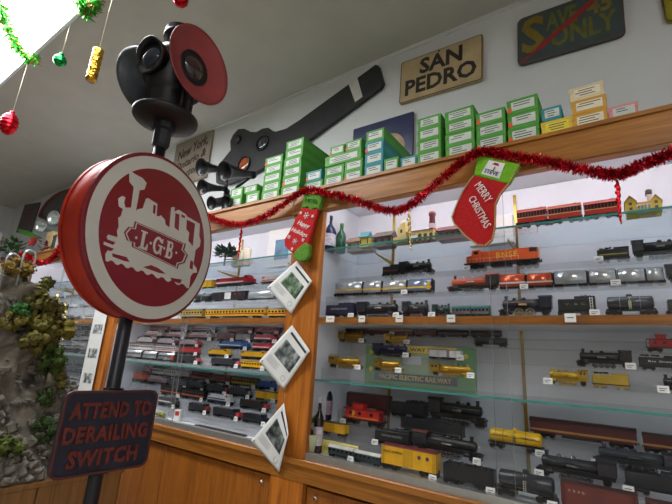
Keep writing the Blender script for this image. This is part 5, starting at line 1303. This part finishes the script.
def peak(y):
    pts = [(-.55, 1.72), (.3, 1.70), (.55, 1.67), (.66, 1.64), (.75, 1.60), (.84, 1.51), (.93, 1.40), (1.0, 1.22), (1.06, 1.02), (1.13, .85), (1.22, .78)]
    for (a, b), (c_, d_) in zip(pts, pts[1:]):
        if a <= y <= c_: return b+(d_-b)*(y-a)/(c_-a)
    return .78
m = MB(); nx, ny = 70, 110; vs = []
for j in range(ny+1):
    y = -.5+1.72*j/ny
    for i in range(nx+1):
        u = i/nx; x = TX-.02-u*.85
        pk = peak(min(1.22, max(-.55, y+.03*noise.noise(V((0, y*9, 3))))))
        s = min(1, max(0, (u-.1)/.32)); s = s*s*(3-2*s)*.8+s*.2
        fall = 1-max(0, (u-.62)/.38)**2
        z = TZ+.015+.13*min(1, u/.12)*min(1, (1.22-y)/.1 if y > 1.12 else 1)+(pk-TZ-.13)*s*fall
        d = noise.multi_fractal(V((x*6, y*6, z*4)), 1.0, 2.1, 5)*.05+noise.noise(V((x*16, y*16, z*10)))*.02
        edge = min(1, u*8)*min(1, (1-u)*8)*min(1, (1.22-y)*9)
        # ledges
        led = (abs(((z*7+noise.noise(V((y*4, x*3, 0)))) % 1)-.5)-.25)*.07*s
        vs.append((x+led*edge+d*.8*edge*s, y+d*.4*edge, max(TZ+.002, z+d*edge)))
fs = [(j*(nx+1)+i, j*(nx+1)+i+1, (j+1)*(nx+1)+i+1, (j+1)*(nx+1)+i) for j in range(ny) for i in range(nx)]
base = len(vs); m.add(vs, fs, False)
# skirt closes the mountain down to the table
loop = [i for i in range(nx+1)]+[j*(nx+1)+nx for j in range(1, ny+1)]+[ny*(nx+1)+i for i in range(nx-1, -1, -1)]+[j*(nx+1) for j in range(ny-1, 0, -1)]
sv = [(vs[i][0], vs[i][1], TZ+.001) for i in loop]; b0 = len(m.v); m.add(sv, [])
for k in range(len(loop)): m.f.append((loop[k], loop[(k+1) % len(loop)], b0+(k+1) % len(loop), b0+k)); m.sm.append(False)
mt = top('rock_mountain', m, ROCK, 'model rock mountain with grey brown cliffs at the left edge', 'model mountain')
SURF = {}
def surf(y, u):
    j = int(round((y+.5)/1.72*ny)); i = int(round(u*nx)); return V(vs[max(0, min(ny, j))*(nx+1)+max(0, min(nx, i))])
# broken stone scree at the foot
m = MB(); rq = random.Random(4)
for k in range(900):
    y = rq.uniform(-.3, 1.2); u = rq.random()**1.4*.34; p = surf(y, u)+V((.01, 0, .004)); r = rq.uniform(.007, .022)
    q = [V((rq.uniform(-1,1), rq.uniform(-1,1), rq.uniform(-.5,.5))).normalized()*r*rq.uniform(.6, 1.2) for _ in range(8)]
    sx, sy, sz = rq.uniform(.6, 1.2), rq.uniform(.6, 1.2), rq.uniform(.3, .7)
    m.box(-r*sx, r*sx, -r*sy, r*sy, -r*sz, r*sz, T=Matrix.Translation(p) @ Matrix.Rotation(rq.random()*6, 4, V((rq.gauss(0,1), rq.gauss(0,1), rq.gauss(0,1))).normalized()), c=r*.28)
sc_ = top('scree_stones', m, M('slate_stones', (100,96,86), .85, 0, .35, 8), 'broken grey stones strewn at the foot of the rock mountain', 'stones', kind='stuff')
def tree(p, hgt, rad, c, label, n=420, conical=False):
    t = thing('model_tree', p, label, 'model tree', 'model trees on the rock mountain'); rq = random.Random(int(p.y*1e4)+n); m = MB(); blobs = []
    for k in range(14):
        a = rq.random()*2*PI; f = rq.random(); rr_ = rad*((1-f) if conical else math.sin(PI*(.15+.8*f)))*.7
        blobs.append((V((math.cos(a)*rr_, math.sin(a)*rr_, hgt*(.25+.68*f))), rad*rq.uniform(.3, .5)*(1-.5*f if conical else 1)))
    for k in range(n):
        b, r = blobs[rq.randrange(len(blobs))]; d = V((rq.gauss(0,1), rq.gauss(0,1), rq.gauss(0,1))).normalized(); q = b+d*r*rq.uniform(.6, 1.05)
        a = V((rq.gauss(0,1), rq.gauss(0,1), rq.gauss(0,1))).normalized()*rad*.17; c2 = d.cross(a).normalized()*rad*.13
        m.add([q-a, q+c2, q+a, q-c2], [(0,1,2,3)])
    for b, r in blobs: m.ball(b, r*.72, 7, 5)
    m.build('foliage', M('foliage_%d_%d' % (c[0], c[1]), tuple(int(q*.64) for q in c), .9, 0, .4, 60), t)
    MB().tube([(0,0,-.02), (.004,0,hgt*.4), (0,0,hgt*.8)], [rad*.12, rad*.09, rad*.03], 6).build('trunk', M('bark', (84,64,42), .9), t)
def on(px, py):
    """first point of the mountain met by the ray through a pixel"""
    d = ray(px, py); best = None
    for j in range(0, ny+1):
        for i in range(0, nx+1):
            p = V(vs[j*(nx+1)+i]); q = p-EYE; k = q.dot(d)/d.dot(d); e = (q-d*k).length
            if e < .018 and (best is None or k < best[0]): best = (k, p)
    return best[1] if best else None
TREES = [(38,320,.23,.11,(126,116,30),'dark tipped olive tree at the top right shoulder of the mountain',True), (22,318,.1,.06,(74,150,60),'small bright green tree on the mountain shoulder',False),
 (24,330,.12,.06,(166,150,40),'yellow green tree below the bright green one',False), (57,356,.21,.085,(170,154,42),'tall yellow tree at the right edge of the mountain',False), (46,348,.19,.085,(160,144,44),'yellow tree in the middle of the ledge',False),
 (34,354,.18,.08,(150,140,46),'dull yellow tree above the cliff face',False), (43,384,.2,.07,(96,126,34),'green tree halfway down the cliff',False), (44,402,.1,.05,(84,110,34),'dark green bush low on the cliff',False),
 (46,440,.12,.06,(76,112,40),'green bush at the foot of the slope by the derail sign',False), (6,455,.1,.06,(120,136,40),'green yellow bush low at the left edge',False), (4,330,.1,.05,(176,160,60),'yellow bush at the left edge of the mountain',False), (16,272,.09,.07,(190,150,60),'orange yellow bush on top of the mountain',False), (62,388,.09,.05,(150,140,40),'small yellow bush at the right cliff edge',False)]
for (x, y, hh, rad, c, lb, con) in TREES:
    p = on(x, y)
    if p is None:
        p = aty(x, y, .8); print('TREE MISS', x, y, p)
    tree(p-V((0,0,.015)), hh, rad, c, lb, 420, con)
p = aty(84, 386, 1.15)
# acrylic hoops at the left, clear tubes bent over at the top
for k, (x0, y0, x1, y1) in enumerate(((10,268,22,241), (-8,268,6,243))):
    base = on(17 if k == 0 else 4, 283) or V((-2.55, .68 if k == 0 else .6, 1.63)); print('HOOP', base); t = thing('acrylic_hoop', base, ['clear bent plastic hoop standing on the mountain, right one', 'clear bent plastic hoop at the left edge of the mountain'][k], 'hoop', 'clear plastic hoops on the mountain')
    pts = [(0, 0, -.03), (0, .0, .13)]+[(0, .03-.03*math.cos(a*PI/8), .13+.03*math.sin(a*PI/8)) for a in range(1, 8)]+[(0, .06, .13), (0, .06, .0)]
    MB().tube(pts, .006, 8).build('tube', M('pale_plastic', (176,184,184), .1, .3, .05, 10), t)
    t.rotation_euler.z = .3
# ================================================================== things on the shelves besides trains
def bottle(px, y0, y1, wpx, Y, z, c, lab, label, cap=(30,30,30), rough=.08):
    X = xat(px, Y, z+.08); H = (y1-y0)*dep(X, Y, z+.05)/F; r = wpx*dep(X, Y, z)/F/2
    t = thing('bottle', (X, Y, z), label, 'bottle')
    MB().lathe([(r*.9, 0), (r, H*.02), (r, H*.55), (r*.85, H*.64), (r*.38, H*.76), (r*.33, H*.92)], n=18).build('glass_body', M('bottle_%d_%d_%d' % c, c, rough, 0, .1), t)
    MB().lathe([(r*.36, H*.9), (r*.4, H*.91), (r*.4, H), (r*.3, H*1.005)], n=14).build('cap', M('cap_%d' % cap[0], cap, .4), t)
    if lab: MB().lathe([(r*1.01, H*.14), (r*1.015, H*.15), (r*1.015, H*.46), (r*1.01, H*.47)], n=18, capb=False, capt=False).build('label', M('blabel_%d' % lab[1], lab, .6, 0, .3, 60), t)
    return t
bottle(328.5, 209, 247, 15, 1.72, S1, (30,40,80), (206,206,216), 'dark blue bottle with white label on the top glass shelf')
bottle(341, 214, 245, 10, 1.76, S1, (26,84,56), None, 'green bottle standing behind the dark blue bottle', (60,130,80))
bottle(326, 382, 421, 13, *TIER['R3b'], (22,26,52), (170,140,150), 'dark wine bottle with a pink label at the lower left', (226,226,180))
bottle(334, 388, 413, 7, 1.90, TIER['R3c'][1], (120,30,44), (60,70,130), 'small red bottle with blue label behind the wine bottle', (60,70,130))
bottle(318, 400, 452, 10, 1.67, ZB, (44,24,30), (200,190,196), 'tall slim dark bottle at the front left corner of the cabinet', (200,200,200))
bottle(323, 281, 297, 6, 1.75, 1.672, (150,170,190), (190,60,60), 'small clear bottle with red top at the left on the riser', (200,70,70))
leafy('green_sprig', (xat(309, 1.66, ZB), 1.66, ZB), 26, .045, (70,120,50), 'small green sprig in a pale pot at the front left of the cabinet', 'plant', (186,190,150), None, (.012,.008,.06), .1)
# buildings on the top glass shelf
def hut(p0, p1, ytop, Y, c, roofc, label, wn=3, dp=.06):
    x0, x1 = xat(p0, Y, S1+.03), xat(p1, Y, S1+.03); X = (x0+x1)/2; L = x1-x0; H = aty((p0+p1)/2, ytop, Y).z-S1
    t = thing('model_building', (X, Y, S1), label, 'model building', 'model buildings on the top glass shelf')
    MB().box(-L*.46, L*.46, 0, dp, 0, H*.6).build('walls', paint(c, .7), t)
    MB().prism([(-.012, H*.58), (dp+.012, H*.58), (dp/2, H)], -L/2, L/2, Matrix(((0,0,1,0),(1,0,0,0),(0,1,0,0),(0,0,0,1)))).build('roof', paint(roofc, .7), t)
    for k in range(wn):
        x = -L*.35+L*.7*k/max(1, wn-1); MB().box(x-L*.06, x+L*.06, -.001, .001, H*.2, H*.46).build('window', paint((60,58,56)), t)
    return t
hut(346, 372, 235, 1.76, (180,160,140), (150,120,100), 'low tan shed behind the green bottle on the glass shelf', 3)
hut(359, 369, 231, 1.70, (220,196,80), (90,150,160), 'tiny yellow house with a teal roof on the glass shelf', 2, .03)
hut(373, 392, 230, 1.73, (120,106,98), (110,98,92), 'grey brown shed left of the mission station', 3)
# mission station
Y = 1.70; x0, x1 = xat(393, Y, S1+.03), xat(433, Y, S1+.03); L = x1-x0
t = thing('mission_station', ((x0+x1)/2, Y, S1), 'cream mission station with arches and a bell tower on the glass shelf', 'model building', 'model buildings on the top glass shelf')
CRE = paint((226,206,140), .7); zt = aty(402, 221, Y).z-S1; zr = aty(420, 228, Y).z-S1
tw = MB().box(-L*.36, -L*.16, -.012, .05, 0, zt*.68); tw.box(-L*.33, -L*.19, -.004, .042, zt*.68, zt*.88); tw.build('bell_tower', CRE, t)
MB().lathe([(L*.075, zt*.88), (L*.06, zt*.98), (L*.03, zt*1.06), (.001, zt*1.1)], (-L*.26, .018, 0), (0,0,1), 14).build('dome', paint((236,224,190), .6), t)
ar = MB(); nA = 5; xa, xb = -L*.16, L*.5
ar.box(xa, xb, .0, .06, zr*.62, zr*.78); 
for k in range(nA+1): x = xa+(xb-xa)*k/nA; ar.box(x-L*.013, x+L*.013, 0, .012, 0, zr*.62)
for k in range(nA):
    a, b = xa+(xb-xa)*k/nA+L*.013, xa+(xb-xa)*(k+1)/nA-L*.013; c_ = (a+b)/2; r = (b-a)/2; P = [(a, zr*.63), (a, zr*.35)]
    for q in range(9): an = PI-PI*q/8; P.append((c_+r*math.cos(an), zr*.35+zr*.22*math.sin(an)))
    P += [(b, zr*.35), (b, zr*.63)]; ar.prism(P, 0, .01, Matrix(((1,0,0,0),(0,0,-1,.01),(0,1,0,0),(0,0,0,1))))
ar.box(-L*.5, -L*.36, 0, .05, 0, zr*.5); ar.build('arcade', CRE, t)
MB().box(xa, xb, .02, .058, 0, zr*.62).build('inner_wall', paint((150,120,80), .8), t)
MB().prism([(-.008, zr*.78), (.066, zr*.78), (.03, zr)], xa, xb+L*.01, Matrix(((0,0,1,0),(1,0,0,0),(0,1,0,0),(0,0,0,1)))).build('tiled_roof', paint((196,120,96), .7), t)
windows(t, [-L*.26], zt*.4, zt*.56, L*.05, .024, (90,70,60), 'tower_window').location.y = 0
MB().box(-L*.02, L*.16, -.02, -.018, 0, .02).build('sign_board', CARDM, t)
# brick tower and factory
t = thing('brick_tower', (xat(432, 1.74, S1), 1.74, S1), 'red brick round tower right of the mission station', 'model building', 'model buildings on the top glass shelf')
h = aty(432, 212, 1.74).z-S1; MB().lathe([(.017, 0), (.013, h*.86), (.017, h*.88), (.017, h*.96), (.012, h)], n=16).build('shaft', paint((140,84,90), .7), t)
MB().lathe([(.0168, h*.42), (.0168, h*.58)], n=16, capb=False, capt=False).build('white_band', paint((206,196,206), .7), t)
hut(436, 470, 223.5, 1.74, (150,104,104), (130,90,92), 'long brick factory half behind the red stocking', 5)
# yellow house with chimney tower
Y = 1.70; x0, x1 = xat(625, Y, S1+.03), xat(662, Y, S1+.03); L = x1-x0; h = aty(640, 196, Y).z-S1
t = thing('yellow_house', ((x0+x1)/2, Y, S1), 'yellow model house with white porch and grey tower on the glass shelf', 'model building', 'model buildings on the top glass shelf')
YH = paint((236,206,70), .6)
w_ = MB().box(-L*.5, -L*.2, -.02, .06, 0, h*.66); w_.prism([(-L*.5, h*.66), (-L*.2, h*.66), (-L*.35, h*.95)], -.06, .02, Matrix(((1,0,0,0),(0,0,-1,0),(0,1,0,0),(0,0,0,1)))); w_.box(-L*.2, L*.22, 0, .06, 0, h*.55); w_.box(L*.2, L*.48, -.01, .06, 0, h*.6)
w_.prism([(L*.2, h*.6), (L*.48, h*.6), (L*.34, h*.9)], -.06, .01, Matrix(((1,0,0,0),(0,0,-1,0),(0,1,0,0),(0,0,0,1)))); w_.build('walls', YH, t)
rf = MB(); 
for (a, b, zb, zt_, y0, y1) in ((-.5, -.2, .66, .95, -.028, .066), (.2, .48, .6, .9, -.018, .066)):
    c_ = (a+b)/2
    for s in (-1, 1): e = c_+s*(b-a)*.6; rf.add([(L*c_, y0, h*zt_*1.02), (L*c_, y1, h*zt_*1.02), (L*e, y1, h*(zb-.06)), (L*e, y0, h*(zb-.06)), (L*c_, y0, h*zt_*1.02-.004), (L*c_, y1, h*zt_*1.02-.004), (L*e, y1, h*(zb-.06)-.004), (L*e, y0, h*(zb-.06)-.004)], [(0,1,2,3),(7,6,5,4),(0,3,7,4),(1,5,6,2),(2,6,7,3)])
rf.box(-L*.2, L*.2, -.004, .066, h*.55, h*.62); rf.build('roof', paint((206,150,110), .7), t)
po = MB(); po.box(-L*.19, L*.19, -.03, 0, h*.3, h*.33); po.box(-L*.19, L*.19, -.03, 0, 0, h*.06)
for k in range(5): x = -L*.18+L*.36*k/4; po.box(x-.0015, x+.0015, -.03, -.027, 0, h*.3)
po.build('porch', paint((226,226,220), .6), t)
for (x, y) in ((-L*.35, -.0205), (L*.34, -.0105)):
    for z in (.14, .42): MB().box(x-L*.045, x+L*.045, y, y+.002, h*z, h*(z+.16)).build('window', paint((90,96,110)), t)
MB().box(L*.14, L*.28, .03, .06, 0, h*1.22, c=.002).build('tower', paint((214,210,200), .7), t); MB().box(L*.12, L*.3, .026, .064, h*1.22, h*1.5, c=.004).build('tower_cap', paint((76,66,60), .7), t)
# white sheet and pale blue box behind the stocking
x0, x1 = xat(470, 1.9, S1+.05), xat(514, 1.9, S1+.05)
top('white_carton', MB().box(x0, x1, 1.88, 1.93, S1, S1+.135, c=.002), CARDM, 'plain white carton half behind the red Merry Christmas stocking', 'cardboard box')
# green railway set box
q = [(364,343),(476,341),(475,394),(365,388)]; Y = 1.70
x0, x1 = xat(364.5, 1.83, 1.3), xat(475, 1.83, 1.3)
z0 = S3; z1 = 1.444; Y = 1.832; W_ = x1-x0; H_ = z1-z0
t = thing('train_set_box', (x0, Y, z0), 'large green and yellow railway set box standing under the clear steps', 'cardboard box')
MB().box(0, W_, 0, .03, 0, H_, c=.002).build('carton', M('set_green', (86,146,84), .6, 0, .08, 10), t)
def pr(a, b, c_, d, nm, col, lift=.001, par=None):
    return MB().box(W_*a, W_*b, -lift, 0, H_*c_, H_*d).build(nm, M('set_'+nm+'_%d' % col[0], col, .6, 0, .05), par or t)
pr(.13, .855, .82, .99, 'yellow_band', (224,196,70)); pr(.105, .86, .09, .29, 'navy_band', (44,56,92)); pr(.13, .855, .30, .81, 'picture_panel', (150,170,140))
pr(.2, .34, .34, .5, 'white_label', (224,220,200), .0016); pr(.67, .84, .32, .46, 'white_label', (224,220,200), .0016); pr(.38, .55, .54, .74, 'grey_window', (196,200,204), .0016)
for xx in (.06, .93):
    for zz in (.36, .8): MB().cyl((W_*xx, -.0012, H_*zz), (W_*xx, 0, H_*zz), .011, n=16).build('round_emblem', M('set_gold', (214,190,60), .6), t)
MB().text('PACIFIC ELECTRIC RAILWAY', FRONT(V((W_*.48, -.0014, H_*.19))), .03, .001, .0006, width=W_*.66).build('lettering', M('set_gold'), t)
MB().text('RAILWAY SERIES', FRONT(V((W_*.55, -.0014, H_*.905))), .022, .001, .0005, width=W_*.45).build('lettering', M('set_navy', (60,66,60), .7), t)
# pale yellow picture cards at the bottom left
x0, x1 = xat(321, 1.693, ZB+.02), xat(358, 1.693, ZB+.02)
t = thing('picture_box', (x0, 1.690, ZB), 'pale yellow box with small pictures behind the white roofed coaches', 'cardboard box'); W_ = x1-x0
MB().box(0, W_, 0, .01, 0, .058, c=.001).build('carton', M('pale_yellow', (226,216,130), .6), t)
for k in range(4): MB().box(W_*(.05+.24*k), W_*(.24+.24*k), -.001, 0, .012, .05).build('picture', M('pic_%d' % k, [(206,190,90),(190,196,190),(214,206,120),(170,150,120)][k], .6, 0, .4, 60), t)
# left cabinet
t = leafy('christmas_greenery', (xat(224, 1.74, S1), 1.74, S1), 170, .05, (44,84,66), 'dark green artificial greenery on the glass shelf of the left cabinet', 'plant', None, None, (.075,.04,.03), .085)
MB().tube([(-.01,0,.04), (.1,-.02,.03), (.2,-.03,.012)], .004, 5).build('stick', M('bark', (84,64,42), .9), t)
for k, (a, hh) in enumerate(((235.5, 247), (240.5, 251), (246.5, 249))):
    Yc = 1.80; X = xat(a, Yc, S1+.04); h = aty(a, hh, Yc).z-S1
    c_ = thing('candle', (X, Yc, S1), 'cream candle %s the greenery on the glass shelf' % ['directly right of', 'second right of', 'third and farthest right of'][k], 'candle', 'cream candles on the glass shelf')
    MB().lathe([(.024, 0), (.025, .003), (.025, h-.004), (.02, h), (.006, h-.004)], n=18).build('wax', M('wax', (232,222,196), .6), c_); MB().cyl((0,0,h-.005), (.002,0,h+.01), .0012, n=5).build('wick', INK, c_)
Y = WY-.024; q = [aty(x, y, Y) for x, y in ((270,226),(295,222),(290,268),(266,268))]
x0 = q[3].x; x1 = q[1].x; za = q[3].z; zb = (q[0].z+q[1].z)/2
t = thing('framed_picture', ((x0+x1)/2, Y, za), 'white framed print with a blue picture at the right of the left cabinet', 'picture')
w2 = (x1-x0)/2; hh = zb-za
MB().box(-w2, w2, -.006, 0, 0, hh, c=.001).build('frame', CARDM, t); MB().box(-w2*.35, w2*.75, -.0075, -.006, hh*.16, hh*.62).build('print', M('blue_print', (84,124,150), .5, 0, .5, 14), t)
x0, x1 = xat(130, 1.935, 1.5), xat(144, 1.935, 1.5)
top('yellow_carton', MB().box(x0, x1, 1.925, 1.955, 1.4875, 1.532, c=.002), M('dull_yellow', (190,170,50), .6), 'dull yellow carton at the left end of the top step, left cabinet', 'cardboard box')
x0 = xat(177, 1.667, ZB)
t = thing('snack_box', (x0, 1.667, ZB), 'small red and white box on the floor of the left cabinet', 'cardboard box', None, .3)
MB().box(-.02, .02, -.012, .012, 0, .066, c=.001).build('carton', CARDM, t); MB().box(-.014, .014, -.0128, -.012, .034, .058).build('red_panel', paint((220,70,50)), t)
x0 = xat(160, 1.667, ZB)
t = thing('figure_group', (x0, 1.667, ZB), 'small green and yellow model scenery piece at the lower left cabinet corner', 'model scenery')
m = MB(); m.box(-.045, .045, -.014, .014, 0, .006); m.build('base', paint((120,110,90)), t)
for k in range(5): MB().ball((-.036+.018*k, 0, .018+.004*(k % 2)), .012, 7, 5).build('bush', paint([(110,120,60),(170,160,70)][k % 2], .9), t)
x0, x1 = xat(196, 1.667, ZB), xat(246, 1.667, ZB)
t = thing('track_section', ((x0+x1)/2, 1.667, ZB), 'short length of brown model track on the left cabinet floor', 'model track'); L = x1-x0
m = MB()
for k in range(22): a = -L/2+L*k/22; m.box(a, a+L*.02, -.016, .016, 0, .004)
m.build('sleepers', paint((96,70,50), .8), t); MB().box(-L/2, L/2, -.010, -.008, .004, .009).build('rail', RAILW, t); MB().box(-L/2, L/2, .008, .010, .004, .009).build('rail', RAILW, t)
# shelf tags on the lip of the wooden shelves
for k, (px, py) in enumerate(((330.5,315.5), (399.5,311), (451,316.5), (570,315), (362,316))):
    p = aty(px, py, D+.011); t = thing('shelf_tag', (p.x, D+.0105, ZF-.016), 'white tag stuck on the wooden shelf edge below the '+['long dark blue tender', 'streamlined coach with yellow nose', 'small green engine', 'tender with a white ladder', 'black articulated engine'][k], 'shelf tag', 'white tags on the shelf edges')
    w = .024 if k == 0 else .017
    MB().box(-w, w, -.0012, 0, -.008, .022).build('card', CARDM, t); MB().box(-w*.6, w*.6, -.0016, -.0012, .006, .009).build('print', M('print_grey'), t)

# ================================================================== camera, world
cam = bpy.data.cameras.new('camera'); co = bpy.data.objects.new('camera', cam); C.objects.link(co)
cam.sensor_width = 36; cam.lens = F/672*36; cam.clip_start = .02; cam.clip_end = 60
r = V((XC[0], YC[0], ZC[0])).normalized(); f = V((XC[2], YC[2], ZC[2])).normalized(); u = -(f.cross(r)).normalized(); u = r.cross(f)*1.0
u.normalize(); r = f.cross(u).normalized()
mw = Matrix(((r.x, u.x, -f.x, EYE.x), (r.y, u.y, -f.y, EYE.y), (r.z, u.z, -f.z, EYE.z), (0,0,0,1)))
co.matrix_world = mw
sc = bpy.context.scene; sc.camera = co
w = bpy.data.worlds.new('world'); sc.world = w; w.use_nodes = True; w.node_tree.nodes['Background'].inputs[0].default_value = (.5, .55, .6, 1); w.node_tree.nodes['Background'].inputs[1].default_value = .3
sc.view_settings.view_transform = 'Standard'; sc.view_settings.look = 'None'; sc.view_settings.gamma = 1; sc.view_settings.use_curve_mapping = False
sc.view_settings.exposure = -0.15
sc.cycles.max_bounces = 8; sc.cycles.transparent_max_bounces = 48; sc.cycles.diffuse_bounces = 4; sc.cycles.glossy_bounces = 4
sc.cycles.sample_clamp_indirect = 6; sc.cycles.use_denoising = True
